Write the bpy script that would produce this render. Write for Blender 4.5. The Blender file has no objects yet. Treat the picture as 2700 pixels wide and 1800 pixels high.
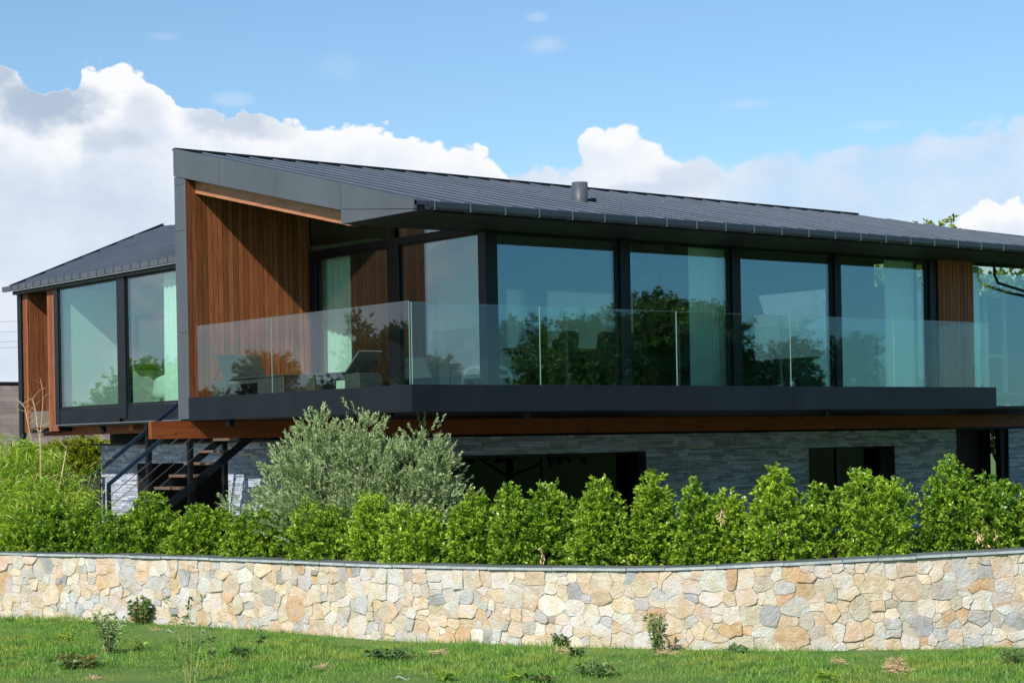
import bpy, math, random
import numpy as np
from mathutils import Vector, Matrix
rnd = random.Random(7)
NR = np.random.RandomState(11)
S = bpy.context.scene
COL = S.collection

# ------------------------------------------------------------------ camera
TH = math.radians(1.05)
RV = Vector((.7877, -.6161, 0)); FV = Vector((.6161, .7877, 0)); UP = Vector((0, 0, 1))
CAM = Vector((-14.90, -21.23, 0))
FPX, HPX = 5178.0, 268.0
cd = bpy.data.cameras.new('camera'); cam = bpy.data.objects.new('camera', cd); COL.objects.link(cam)
rc = RV*math.cos(TH) - UP*math.sin(TH)
uc = RV*math.sin(TH) + UP*math.cos(TH)
M = Matrix((rc, uc, -FV)).transposed().to_4x4(); M.translation = CAM
cam.matrix_world = M
cd.sensor_width = 36; cd.lens = FPX/2700*36
cd.shift_y = HPX*math.cos(TH)/2700; cd.shift_x = -HPX*math.sin(TH)/2700
cd.clip_start = .1; cd.clip_end = 3000
S.camera = cam

def uv(x, y):
    x = x*2700/2352-1350; y = y*2700/2352-900
    return x*math.cos(TH)-y*math.sin(TH), x*math.sin(TH)+y*math.cos(TH)
def at(x, D, y=None, z=None):
    """world point seen at column x (0..2352) of the photo, D metres in front of the camera"""
    if y is None:
        y = 1015 - 0
    u, v = uv(x, y)
    p = CAM + RV*(u/FPX*D) + FV*D
    p.z = (HPX-v)/FPX*D if z is None else z
    return p

# ------------------------------------------------------------------ sun, sky
SUN = Vector((-1, -.42, .83)).normalized()
sd = bpy.data.lights.new('sun', 'SUN'); sd.energy = 5.0; sd.angle = math.radians(.5); sd.color = (1, .95, .87)
so = bpy.data.objects.new('sun', sd); COL.objects.link(so)
so.rotation_euler = SUN.to_track_quat('Z', 'Y').to_euler(); so.location = (-40, -20, 40)
S.view_settings.view_transform = 'Standard'; S.view_settings.look = 'None'
S.view_settings.exposure = 0.0; S.view_settings.gamma = 1
S.render.engine = 'CYCLES'
S.cycles.use_denoising = True
S.cycles.transparent_max_bounces = 32; S.cycles.max_bounces = 10; S.cycles.transmission_bounces = 8
S.cycles.glossy_bounces = 6; S.cycles.diffuse_bounces = 4
S.cycles.sample_clamp_indirect = 6

class NT:
    """small helper for writing node graphs"""
    def __init__(s, tree): s.t = tree; s.t.nodes.clear()
    def n(s, typ, **kw):
        nd = s.t.nodes.new(typ)
        for k, v in kw.items():
            if k == 'ins':
                for kk, vv in v.items(): s.put(nd.inputs[kk], vv)
            else: setattr(nd, k, v)
        return nd
    def put(s, sock, v):
        if isinstance(v, bpy.types.NodeSocket): s.t.links.new(v, sock)
        else: sock.default_value = v
    def m(s, op, a, b=None, c=None, clamp=False):
        nd = s.t.nodes.new('ShaderNodeMath'); nd.operation = op; nd.use_clamp = clamp
        for i, v in enumerate((a, b, c)):
            if v is not None: s.put(nd.inputs[i], v)
        return nd.outputs[0]
    def vm(s, op, a, b=None, out=0, scale=None):
        nd = s.t.nodes.new('ShaderNodeVectorMath'); nd.operation = op
        s.put(nd.inputs[0], a)
        if b is not None: s.put(nd.inputs[1], b)
        if scale is not None: s.put(nd.inputs['Scale'], scale)
        return nd.outputs[out]
    def mix(s, f, a, b, blend='MIX'):
        nd = s.t.nodes.new('ShaderNodeMix'); nd.data_type = 'RGBA'; nd.blend_type = blend; nd.clamp_factor = True
        s.put(nd.inputs[0], f)
        for i, v in ((6, a), (7, b)):
            if not isinstance(v, bpy.types.NodeSocket) and len(v) == 3: v = (*v, 1)
            s.put(nd.inputs[i], v)
        return nd.outputs[2]
    def noise(s, vec, scale, detail=4, rough=.5, out=0):
        nd = s.t.nodes.new('ShaderNodeTexNoise')
        s.put(nd.inputs['Vector'], vec); nd.inputs['Scale'].default_value = scale
        nd.inputs['Detail'].default_value = detail; nd.inputs['Roughness'].default_value = rough
        return nd.outputs[out]
    def mr(s, v, a, b, c=0., d=1., smooth=False):
        nd = s.t.nodes.new('ShaderNodeMapRange'); nd.interpolation_type = 'SMOOTHSTEP' if smooth else 'LINEAR'
        s.put(nd.inputs[0], v)
        for i, x in enumerate((a, b, c, d)): s.put(nd.inputs[i+1], x)
        return nd.outputs[0]

W = bpy.data.worlds.new("World"); S.world = W; W.use_nodes = True
w = NT(W.node_tree)
SKY_STR = .11
sky = w.n('ShaderNodeTexSky', sky_type='NISHITA', sun_disc=False, sun_elevation=math.asin(SUN.z),
          sun_rotation=math.atan2(SUN.x, SUN.y), air_density=1.0, dust_density=.3, ozone_density=2.0)
tc = w.n('ShaderNodeTexCoord').outputs['Generated']
dR = w.vm('DOT_PRODUCT', tc, tuple(RV), out=1); dF = w.vm('DOT_PRODUCT', tc, tuple(FV), out=1)
az = w.m('ARCTAN2', dR, dF)
sep = w.n('ShaderNodeSeparateXYZ', ins={0: tc}); el = w.m('ARCSINE', sep.outputs[2])
AZR, ELR = .27, .30
azn = w.mr(az, -AZR, AZR)
stretch = w.n('ShaderNodeMapping', vector_type='POINT', ins={0: tc, 3: (1, 1, 1.5)}).outputs[0]
nA = w.m('SUBTRACT', w.noise(stretch, 26, 9, .55), .5)
nB = w.m('SUBTRACT', w.noise(stretch, 75, 6, .6), .5)
nS = w.noise(stretch, 17, 7, .58)
vor = w.n('ShaderNodeTexVoronoi', feature='SMOOTH_F1', ins={'Vector': w.vm('ADD', stretch, w.vm('SCALE', w.noise(stretch, 60, 4, .5, out=1), scale=.012)), 'Scale': 62., 'Smoothness': .35}).outputs['Distance']
vor2 = w.n('ShaderNodeTexVoronoi', feature='SMOOTH_F1', ins={'Vector': w.vm('ADD', stretch, w.vm('SCALE', w.noise(stretch, 150, 3, .5, out=1), scale=.006)), 'Scale': 170., 'Smoothness': .3}).outputs['Distance']
puff = w.m('ADD', w.m('SUBTRACT', .45, vor), w.m('MULTIPLY', w.m('SUBTRACT', .4, vor2), .45))
def curve(points):
    """cloud-top line given by (x, y) of the photo"""
    nd = w.n('ShaderNodeFloatCurve', ins={'Value': azn}); c = nd.mapping.curves[0]
    P = []
    for x, y in points:
        u, v = uv(x, y); a = math.atan(u/FPX); e = math.atan((HPX-v)/FPX)
        P.append((min(1, max(0, (a+AZR)/(2*AZR))), min(1, max(0, e/ELR))))
    while len(c.points) < len(P): c.points.new(.5, .5)
    for p, q in zip(c.points, P): p.location = q; p.handle_type = 'AUTO_CLAMPED'
    nd.mapping.update()
    return w.m('MULTIPLY', nd.outputs[0], ELR)
def layer(top, ampA, ampB, ampP, soft):
    t = w.m('ADD', top, w.m('MULTIPLY', nA, ampA)); t = w.m('ADD', t, w.m('MULTIPLY', nB, ampB)); t = w.m('ADD', t, w.m('MULTIPLY', puff, ampP))
    d = w.m('SUBTRACT', t, el)
    return w.mr(d, 0., soft, smooth=True), d
def patch(x, y, rx, ry, soft=.5, amp=1.2):
    u, v = uv(x, y); a0 = math.atan(u/FPX); e0 = math.atan((HPX-v)/FPX); k = 2700/2352/FPX
    da = w.m('DIVIDE', w.m('SUBTRACT', az, a0), rx*k); de = w.m('DIVIDE', w.m('SUBTRACT', el, e0), ry*k)
    r = w.m('SQRT', w.m('ADD', w.m('MULTIPLY', da, da), w.m('MULTIPLY', de, de)))
    r = w.m('SUBTRACT', w.m('ADD', w.m('ADD', r, w.m('MULTIPLY', nA, amp)), w.m('MULTIPLY', nB, amp*.7)), w.m('MULTIPLY', puff, .45))
    return w.mr(r, 1+soft, 1-soft, smooth=True)
K = 1/SKY_STR
def cc(r, g, b): return (r*K, g*K, b*K)
WHITE, PALE, GREY, LAV = cc(.97, .98, 1.0), cc(.78, .85, .95), cc(.46, .56, .71), cc(.62, .71, .86)
inview = w.mr(w.m('ABSOLUTE', az), .30, .45, 1., 0., smooth=True)
skyc = w.mix(w.mr(el, .22, .55, 1., 0., smooth=True), w.mix(1., sky.outputs[0], (.45, .56, .72), 'MULTIPLY'), w.mix(1., sky.outputs[0], (.91, 1.14, 1.27), 'MULTIPLY'))
skyc = w.mix(.05, skyc, cc(.80, .88, .96))
deep = w.mr(az, .5, 1.0, 0., 1., smooth=True)
skyc = w.mix(w.m('MULTIPLY', deep, w.mr(az, 2.4, 2.9, 1., 0.)), skyc, w.mix(1., skyc, (.55, .82, 1.0), 'MULTIPLY'))
col = skyc
# thin far haze cloud over the whole horizon, thinning out to the right
hz, hd = layer(curve([(-60, 330), (200, 330), (420, 380), (700, 385), (960, 380), (1160, 372), (1330, 366), (1560, 366), (1720, 360), (1900, 340), (2040, 322), (2200, 298), (2352, 280), (2420, 275)]), .022, .006, .010, .007)
hmask = w.m('MULTIPLY', hz, w.mr(w.m('ADD', az, w.m('MULTIPLY', nA, .25)), .06, .18, 1., .72))
hmask = w.m('MULTIPLY', hmask, w.mr(nS, .34, .48, .72, 1.))
hcol = w.mix(w.mr(nS, .35, .62), LAV, PALE)
hcol = w.mix(w.mr(hd, .02, .11), hcol, w.mix(w.mr(nS, .42, .6), cc(.43, .56, .80), LAV))
col = w.mix(w.m('MULTIPLY', hmask, inview), col, hcol)
# left cumulus bank
a1, d1 = layer(curve([(-80, 175), (0, 175), (60, 200), (110, 228), (150, 214), (178, 204), (185, 166), (230, 152), (300, 158), (350, 185), (390, 225), (410, 258), (520, 262), (620, 258), (700, 283), (860, 288), (980, 322), (1080, 338), (1140, 352), (1162, 385), (1185, 470), (1230, 560), (2400, 700)]), .006, .004, .010, .0022)
body = w.mr(d1, .0, .030)
c1 = w.mix(w.m('MULTIPLY', w.mr(nS, .46, .62, 0., 1.), w.mr(d1, .003, .02)), WHITE, PALE)
c1 = w.mix(w.mr(w.m('ADD', d1, w.m('MULTIPLY', nA, .03)), .026, .052, 0., 1., smooth=True), c1, w.mix(w.mr(nS, .35, .65), LAV, PALE))
col = w.mix(w.m('MULTIPLY', a1, inview), col, c1)
for (x, y, rx, ry, s) in ((95, 258, 125, 55, 1.), (-10, 185, 50, 60, .9), (530, 292, 100, 36, .75), (250, 335, 70, 26, .55), (330, 300, 50, 60, .35), (640, 310, 50, 20, .3)):
    col = w.mix(w.m('MULTIPLY', w.m('MULTIPLY', w.m('MULTIPLY', patch(x, y, rx, ry), s), a1), inview), col, w.mix(w.mr(nS, .45, .75), GREY, LAV))
# middle cumulus
a2 = None
for (x, y, rx, ry) in ((1368, 338, 36, 46), (1428, 330, 50, 44), (1405, 390, 68, 56), (1470, 366, 52, 48), (1520, 404, 66, 44), (1590, 430, 80, 50), (1470, 430, 130, 60)):
    q = patch(x, y, rx, ry, .10, .9); a2 = q if a2 is None else w.m('MAXIMUM', a2, q)
c2 = w.mix(w.m('MULTIPLY', w.mr(nS, .46, .60), w.mr(el, .165, .150, 0., 1.)), WHITE, PALE)
col = w.mix(w.m('MULTIPLY', a2, inview), col, c2)
for (x, y, rx, ry, s) in ((1590, 412, 90, 34, .75), (1460, 436, 60, 16, .7)):
    col = w.mix(w.m('MULTIPLY', w.m('MULTIPLY', patch(x, y, rx, ry), s), inview), col, LAV)
# right cumulus
a3, d3 = layer(curve([(-80, 900), (2150, 800), (2185, 560), (2200, 505), (2240, 482), (2275, 465), (2300, 476), (2330, 474), (2360, 490), (2400, 480), (2440, 500)]), .002, .002, .006, .0018)
c3 = w.mix(w.mr(w.m('ADD', d3, w.m('MULTIPLY', nS, .03)), .026, .034), WHITE, PALE)
col = w.mix(w.m('MULTIPLY', a3, inview), col, c3)
# faint wisps in the blue
for (x, y, rx, ry, s) in ((1250, 103, 42, 16, .30), (1238, 40, 20, 9, .3), (535, 236, 34, 12, .3), (1715, 245, 40, 10, .22), (375, 98, 30, 8, .22), (785, 160, 50, 24, .12), (2010, 300, 50, 8, .2)):
    col = w.mix(w.m('MULTIPLY', w.m('MULTIPLY', patch(x, y, rx, ry, .8), s), inview), col, PALE)
# everywhere else: broken cloud low down, thinning overhead; more of it to the left and back
out = w.m('SUBTRACT', 1., inview)
leftish = w.m('MULTIPLY', w.mr(az, -.4, -.9, 0., 1.), w.mr(az, -2.2, -1.8, 0., 1.))
big = w.noise(stretch, 5.5, 8, .55)
gtop = w.m('ADD', w.m('ADD', .0, w.m('MULTIPLY', leftish, .22)), w.m('MULTIPLY', w.m('SUBTRACT', big, .5), w.m('ADD', .10, w.m('MULTIPLY', leftish, .2))))
gd = w.m('SUBTRACT', gtop, el)
gm = w.mr(gd, 0., .03, smooth=True)
gc = w.mix(w.mr(nS, .38, .62), cc(.42, .47, .60), cc(.86, .85, .90))
gm = w.m('MULTIPLY', gm, w.m('MAXIMUM', w.mr(nS, .40, .50, .25, 1.), w.mr(el, .10, .14)))
col = w.mix(w.m('MULTIPLY', w.m('MULTIPLY', gm, out), .92), col, gc)
bg = w.n('ShaderNodeBackground', ins={'Color': col, 'Strength': SKY_STR})
wo = w.n('ShaderNodeOutputWorld'); W.node_tree.links.new(bg.outputs[0], wo.inputs[0])
W.cycles.sampling_method = 'MANUAL'; W.cycles.sample_map_resolution = 1024

# ------------------------------------------------------------------ object helpers
def tag(o, label=None, cat=None, group=None, kind=None):
    if label: o['label'] = label
    if cat: o['category'] = cat
    if group: o['group'] = group
    if kind: o['kind'] = kind
    return o
def thing(name, label, cat, loc=(0, 0, 0), group=None):
    o = bpy.data.objects.new(name, None); COL.objects.link(o); o.location = loc; o.empty_display_size = .3
    return tag(o, label, cat, group)
def link(name, me, mat, parent=None):
    o = bpy.data.objects.new(name, me); COL.objects.link(o)
    if mat: me.materials.append(mat)
    if parent:
        o.parent = parent
        bpy.context.view_layer.update() if False else None
        q = parent; off = Vector((0, 0, 0))
        while q: off += q.location; q = q.parent
        o.location = -off
        if off.length == 0: o.location = (0, 0, 0)
    return o
# every mesh is written in world coordinates; a child's location undoes its parents' offset
class MB:
    def __init__(s): s.v = []; s.f = []; s.c = []; s.smooth = False
    def add(s, vs, fs, c=(1, 1, 1)):
        b = len(s.v); s.v += [tuple(p) for p in vs]; s.c += [c]*len(vs); s.f += [tuple(b+i for i in f) for f in fs]; return s
    def box(s, a, b, c=(1, 1, 1)):
        x0, x1 = sorted((a[0], b[0])); y0, y1 = sorted((a[1], b[1])); z0, z1 = sorted((a[2], b[2]))
        vs = [(x, y, z) for z in (z0, z1) for y in (y0, y1) for x in (x0, x1)]
        return s.add(vs, [(0, 2, 3, 1), (4, 5, 7, 6), (0, 1, 5, 4), (2, 6, 7, 3), (0, 4, 6, 2), (1, 3, 7, 5)], c)
    def bbox(s, a, b, r=.004, c=(1, 1, 1)):
        """box with chamfered vertical/long edges"""
        x0, x1 = sorted((a[0], b[0])); y0, y1 = sorted((a[1], b[1])); z0, z1 = sorted((a[2], b[2]))
        r = min(r, (x1-x0)/3, (y1-y0)/3, (z1-z0)/3)
        vs = []; 
        rings = [(z0, r), (z0+r, 0), (z1-r, 0), (z1, r)]
        for z, i in rings:
            vs += [(x0+i+r, y0+i, z), (x1-i-r, y0+i, z), (x1-i, y0+i+r, z), (x1-i, y1-i-r, z), (x1-i-r, y1-i, z), (x0+i+r, y1-i, z), (x0+i, y1-i-r, z), (x0+i, y0+i+r, z)]
        fs = [tuple(range(7, -1, -1)), tuple(range(24, 32))]
        for k in range(3):
            for i in range(8): j = (i+1) % 8; fs.append((k*8+i, k*8+j, k*8+8+j, k*8+8+i))
        return s.add(vs, fs, c)
    def prism(s, poly, ext, c=(1, 1, 1)):
        n = len(poly); P = [Vector(p) for p in poly]; E = Vector(ext)
        nrm = Vector((0, 0, 0))
        for i in range(n): nrm += P[i].cross(P[(i+1) % n])
        if nrm.dot(E) > 0: P.reverse()
        vs = P+[p+E for p in P]
        fs = [tuple(range(n)), tuple(range(2*n-1, n-1, -1))]+[((i+1) % n, i, n+i, n+(i+1) % n) for i in range(n)]
        return s.add(vs, fs, c)
    def bar(s, p, q, w_, h_, c=(1, 1, 1), up=UP):
        p = Vector(p); q = Vector(q); d = (q-p).normalized(); a = d.cross(Vector(up))
        if a.length < 1e-4: a = d.cross(Vector((1, 0, 0)))
        a.normalize(); b = a.cross(d).normalized()
        vs = [r+a*(sx*w_/2)+b*(sy*h_/2) for r in (p, q) for sx, sy in ((-1, -1), (1, -1), (1, 1), (-1, 1))]
        return s.add(vs, [(3, 2, 1, 0), (4, 5, 6, 7), (0, 1, 5, 4), (1, 2, 6, 5), (2, 3, 7, 6), (3, 0, 4, 7)], c)
    def tube(s, pts, r, n=8, c=(1, 1, 1), cap=True):
        pts = [Vector(p) for p in pts]; R = r if isinstance(r, (list, tuple)) else [r]*len(pts); b = len(s.v); vs = []
        for i, p in enumerate(pts):
            d = (pts[min(i+1, len(pts)-1)]-pts[max(i-1, 0)]).normalized(); a = d.cross(Vector((.13, .31, 1)))
            if a.length < 1e-3: a = d.cross(Vector((1, 0, 0)))
            a.normalize(); e = d.cross(a)
            vs += [p+(a*math.cos(t)+e*math.sin(t))*R[i] for t in [2*math.pi*k/n for k in range(n)]]
        fs = [(i*n+k, i*n+(k+1) % n, (i+1)*n+(k+1) % n, (i+1)*n+k) for i in range(len(pts)-1) for k in range(n)]
        if cap: fs += [tuple(range(n-1, -1, -1)), tuple(range((len(pts)-1)*n, len(pts)*n))]
        return s.add(vs, fs, c)
    def build(s, name, mat, parent=None, smooth=False):
        me = bpy.data.meshes.new(name); me.from_pydata(s.v, [], s.f)
        if any(c != (1, 1, 1) for c in s.c):
            at_ = me.color_attributes.new('Col', 'FLOAT_COLOR', 'POINT')
            at_.data.foreach_set('color', np.array([(*c, 1) for c in s.c], dtype=np.float32).ravel())
        if smooth or s.smooth: me.polygons.foreach_set('use_smooth', [True]*len(me.polygons))
        me.update()
        return link(name, me, mat, parent)
def mesh_np(name, V, Fq, colr, mat, parent=None, smooth=False):
    """V (n,3), Fq (m,k) of equal sided faces, colr (n,3)"""
    me = bpy.data.meshes.new(name); k = Fq.shape[1]
    me.vertices.add(len(V)); me.vertices.foreach_set('co', V.astype(np.float32).ravel())
    me.loops.add(Fq.size); me.loops.foreach_set('vertex_index', Fq.astype(np.int32).ravel())
    me.polygons.add(len(Fq)); me.polygons.foreach_set('loop_start', np.arange(0, Fq.size, k, dtype=np.int32))
    me.polygons.foreach_set('loop_total', np.full(len(Fq), k, dtype=np.int32))
    me.update(calc_edges=True)
    if colr is not None:
        a = me.color_attributes.new('Col', 'FLOAT_COLOR', 'POINT')
        a.data.foreach_set('color', np.c_[colr, np.ones(len(colr))].astype(np.float32).ravel())
    if smooth: me.polygons.foreach_set('use_smooth', [True]*len(Fq))
    me.validate()
    return link(name, me, mat, parent)

# ------------------------------------------------------------------ materials
MATS = {}
def mat(name, base=(.5, .5, .5), rough=.6, metal=0., spec=.5, fn=None):
    m = bpy.data.materials.new(name); m.use_nodes = True; t = NT(m.node_tree)
    p = t.n('ShaderNodeBsdfPrincipled', ins={'Base Color': (*base, 1), 'Roughness': rough, 'Metallic': metal, 'Specular IOR Level': spec})
    o = t.n('ShaderNodeOutputMaterial'); m.node_tree.links.new(p.outputs[0], o.inputs[0])
    if fn: fn(t, p, o)
    MATS[name] = m; return m
def pos(t): return t.n('ShaderNodeNewGeometry').outputs['Position']
def vcol(t): return t.n('ShaderNodeVertexColor', layer_name='Col').outputs[0]
def bump(t, p, h, dist=.01, strength=1.):
    b = t.n('ShaderNodeBump', ins={'Height': h, 'Distance': dist, 'Strength': strength}); t.put(p.inputs['Normal'], b.outputs[0])
def scaled(t, v, s): return t.n('ShaderNodeMapping', ins={0: v, 3: s}).outputs[0]

def f_zinc(a, b, s=1.5, vc=False):
    def f(t, p, o):
        P = pos(t)
        n = t.noise(scaled(t, P, (1, 1, .25)), s, 5, .6); n2 = t.noise(P, 30, 3, .6)
        cb = t.mix(t.mr(n, .3, .7), a, b)
        t.put(p.inputs['Base Color'], t.mix(1., cb, vcol(t), 'MULTIPLY') if vc else cb)
        t.put(p.inputs['Roughness'], t.mr(n2, .3, .7, .38, .55))
        bump(t, p, t.noise(P, 2.2, 2, .5), .006, .6)
    return f
mat('zinc', rough=.45, spec=.5, fn=f_zinc((.043, .051, .062), (.058, .068, .082), vc=True))
mat('zinc_cladding', rough=.5, spec=.4, fn=f_zinc((.070, .083, .098), (.095, .110, .128)))
mat('fascia_metal', rough=.45, spec=.22, fn=f_zinc((.008, .012, .017), (.013, .018, .024)))
mat('black_metal', (.007, .009, .012), .45, spec=.2)
mat('dark_frame', (.007, .010, .014), .4, spec=.3)
mat('gutter_metal', (.045, .058, .078), .35, .3)
mat('bracket_metal', (.16, .19, .23), .4, .3)
mat('steel_cable', (.55, .5, .48), .3, 1.)
mat('rail_paint', (.012, .020, .045), .28)
def wood(a, b, lo=.6, rough=.55):
    def f(t, p, o):
        P = pos(t); v = vcol(t)
        g = t.noise(scaled(t, P, (9, 9, .9)), 3.2, 6, .65)
        c = t.mix(t.mr(g, .3, .7), a, b)
        c = t.mix(1., c, v, 'MULTIPLY')
        t.put(p.inputs['Base Color'], c); t.put(p.inputs['Roughness'], t.mr(g, .3, .7, rough-.08, rough+.1))
        bump(t, p, g, .004, .5)
    return f
mat('cedar', spec=.3, fn=wood((.19, .060, .022), (.34, .125, .048)))
def fbeam(t, p, o):
    P = pos(t); g = t.noise(scaled(t, P, (.5, 6, 7)), 3, 7, .65); k = t.noise(scaled(t, P, (1, 1, 2)), 5, 2, .5)
    c = t.mix(t.mr(g, .3, .7), (.18, .042, .011), (.29, .082, .023))
    c = t.mix(t.mr(k, .64, .70), c, (.12, .04, .015))
    t.put(p.inputs['Base Color'], c); bump(t, p, g, .004, .5)
mat('glulam', rough=.5, spec=.25, fn=fbeam)
def fvb(t, p, o):
    P = pos(t); g = t.noise(scaled(t, P, (7, .6, 7)), 3, 6, .6); k = t.noise(P, 6, 2, .5)
    c = t.mix(t.mr(g, .3, .7), (.36, .14, .065), (.50, .22, .11)); c = t.mix(t.mr(k, .64, .69), c, (.25, .09, .05))
    t.put(p.inputs['Base Color'], c)
mat('verge_timber', rough=.55, fn=fvb)
def fslate(t, p, o):
    P = pos(t); v = vcol(t); n = t.noise(scaled(t, P, (1, 1, 3)), 12, 6, .65)
    c = t.mix(1., t.mix(t.mr(n, .3, .7), (.32, .37, .43), (.56, .61, .67)), v, 'MULTIPLY')
    t.put(p.inputs['Base Color'], c); bump(t, p, n, .012, 1.)
mat('slate_stone', rough=.75, fn=fslate)
def fstone(t, p, o):
    P = pos(t); v = vcol(t)
    n = t.noise(P, 7, 8, .68); n2 = t.noise(P, 2.6, 3, .5); n3 = t.noise(P, 38, 5, .7)
    c = t.mix(t.mr(n, .38, .68), v, t.mix(1., v, (.86, .73, .56), 'MULTIPLY'))
    c = t.mix(t.m('MULTIPLY', t.mr(n2, .52, .66), .55), c, (.62, .64, .68))
    c = t.mix(t.m('MULTIPLY', t.mr(n3, .60, .75), .5), c, (.86, .82, .76))
    c = t.mix(t.m('MULTIPLY', t.mr(n3, .42, .28), .35), c, t.mix(1., v, (.5, .42, .35), 'MULTIPLY'))
    t.put(p.inputs['Base Color'], c)
    bump(t, p, t.m('ADD', n, t.m('MULTIPLY', n3, .45)), .035, 1.)
mat('field_stone', rough=.85, spec=.2, fn=fstone)
mat('mortar', (.32, .26, .19), .95, fn=lambda t, p, o: t.put(p.inputs['Base Color'], t.mix(t.noise(pos(t), 9, 6, .7), (.34, .29, .22), (.62, .54, .44))))
def fcop(t, p, o):
    P = pos(t); v = vcol(t); n = t.noise(P, 8, 7, .65)
    t.put(p.inputs['Base Color'], t.mix(1., t.mix(t.mr(n, .3, .7), (.20, .24, .26), (.36, .40, .41)), v, 'MULTIPLY'))
    bump(t, p, n, .008, .8)
mat('coping_slate', rough=.6, fn=fcop)
def glass(name, tint, r0, rough=0.0):
    m = bpy.data.materials.new(name); m.use_nodes = True; t = NT(m.node_tree)
    f = t.n('ShaderNodeLayerWeight', ins={0: .5}).outputs['Facing']
    fac = t.m('ADD', t.m('MULTIPLY', t.m('POWER', f, 4.), 1-r0), r0, clamp=True)
    a = t.n('ShaderNodeBsdfTransparent', ins={0: (*tint, 1)}); b = t.n('ShaderNodeBsdfGlossy', ins={0: (.80, .93, 1, 1), 'Roughness': rough})
    x = t.n('ShaderNodeMixShader', ins={0: fac, 1: a.outputs[0], 2: b.outputs[0]})
    o = t.n('ShaderNodeOutputMaterial'); m.node_tree.links.new(x.outputs[0], o.inputs[0]); MATS[name] = m
glass('window_glass', (.84, .975, .92), .155)
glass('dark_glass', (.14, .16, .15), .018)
glass('clear_glass', (.94, .98, .965), .045)
mat('glass_edge', (.22, .34, .33), .2)
mat('white_plaster', (.78, .79, .77), .8)
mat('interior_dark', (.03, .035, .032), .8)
mat('ceiling_paint', (.20, .23, .17), .8)
mat('interior_floor', (.16, .13, .10), .5)
mat('soffit_paint', (.014, .018, .018), .6)
mat('deck', (.12, .11, .10), .7)
mat('yellow_paint', (.75, .72, .03), .6)
def fcurt(t, p, o):
    tr = t.n('ShaderNodeBsdfTranslucent', ins={0: (.8, .82, .78, 1)})
    p.inputs['Base Color'].default_value = (.92, .93, .90, 1)
    x = t.n('ShaderNodeMixShader', ins={0: .15, 1: p.outputs[0], 2: tr.outputs[0]}); t.put(o.inputs[0], x.outputs[0])
mat('curtain_cloth', rough=.9, fn=fcurt)
def fblind(t, p, o):
    tr = t.n('ShaderNodeBsdfTranslucent', ins={0: (.75, .8, .78, 1)}); p.inputs['Base Color'].default_value = (.75, .8, .78, 1)
    x = t.n('ShaderNodeMixShader', ins={0: .85, 1: p.outputs[0], 2: tr.outputs[0]}); tp_ = t.n('ShaderNodeBsdfTransparent'); x2 = t.n('ShaderNodeMixShader', ins={0: .22, 1: x.outputs[0], 2: tp_.outputs[0]}); t.put(o.inputs[0], x2.outputs[0])
mat('blind_cloth', rough=.9, fn=fblind)
def fweave(t, p, o):
    P = pos(t); ck = t.n('ShaderNodeTexChecker', ins={0: P, 'Scale': 55.})
    t.put(p.inputs['Base Color'], t.mix(ck.outputs[1], (.016, .022, .022), (.055, .068, .062)))
mat('rattan', rough=.6, fn=fweave)
mat('woven_grey', rough=.6, fn=lambda t, p, o: t.put(p.inputs['Base Color'], t.mix(t.n('ShaderNodeTexChecker', ins={0: pos(t), 'Scale': 60.}).outputs[1], (.07, .08, .075), (.20, .21, .20))))  # lighter rattan colour stands in for light on the backlit backrest
mat('pale_lacquer', (.75, .78, .74), .4)
def leafmat(name, a, b, trans=.3, rough=.42, dead=None):
    def f(t, p, o):
        v = vcol(t); s = t.n('ShaderNodeSeparateColor', ins={0: v})
        c = t.mix(s.outputs[0], a, b)
        if dead: c = t.mix(s.outputs[1], c, dead)
        c = t.mix(1., c, t.mix(s.outputs[2], (.6, .6, .6), (1.3, 1.3, 1.3)), 'MULTIPLY')
        t.put(p.inputs['Base Color'], c)
        tr = t.n('ShaderNodeBsdfTranslucent', ins={0: t.mix(1., c, (1.25, 1.35, .55), 'MULTIPLY')})
        x = t.n('ShaderNodeMixShader', ins={0: trans, 1: p.outputs[0], 2: tr.outputs[0]}); t.put(o.inputs[0], x.outputs[0])
    return mat(name, rough=rough, fn=f)
leafmat('laurel_leaf', (.07, .20, .016), (.47, .64, .06), .27, .36, (.42, .46, .05))
leafmat('olive_leaf', (.23, .33, .13), (.52, .62, .34), .2, .55, (.5, .55, .45))
leafmat('bamboo_leaf', (.20, .40, .03), (.50, .64, .07), .4, .45, (.55, .42, .18))
leafmat('privet_leaf', (.10, .17, .02), (.42, .46, .03), .35, .45, (.6, .6, .05))
leafmat('tree_leaf', (.05, .11, .03), (.17, .26, .07), .3, .5, (.20, .14, .04))
leafmat('autumn_leaf', (.28, .16, .03), (.50, .30, .07), .3, .6, (.12, .08, .03))
leafmat('weed_leaf', (.07, .16, .05), (.18, .30, .09), .25, .5, (.25, .16, .05))
leafmat('fern_leaf', (.22, .40, .03), (.36, .50, .05), .35, .5, (.5, .4, .1))
def fgrass(t, p, o):
    P = pos(t); v = vcol(t); s = t.n('ShaderNodeSeparateColor', ins={0: v})
    n = t.noise(P, .9, 5, .6); n2 = t.noise(P, 3.5, 4, .6)
    c = t.mix(s.outputs[0], (.12, .29, .03), (.27, .48, .075))
    c = t.mix(t.mr(n, .46, .62), c, (.34, .42, .07)); c = t.mix(t.mr(n2, .50, .64), c, (.06, .19, .035))
    c = t.mix(s.outputs[1], c, (.38, .36, .14)); t.put(p.inputs['Base Color'], c)
    tr = t.n('ShaderNodeBsdfTranslucent', ins={0: c}); x = t.n('ShaderNodeMixShader', ins={0: .3, 1: p.outputs[0], 2: tr.outputs[0]}); t.put(o.inputs[0], x.outputs[0])
mat('grass_blade', rough=.5, fn=fgrass)
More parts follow.
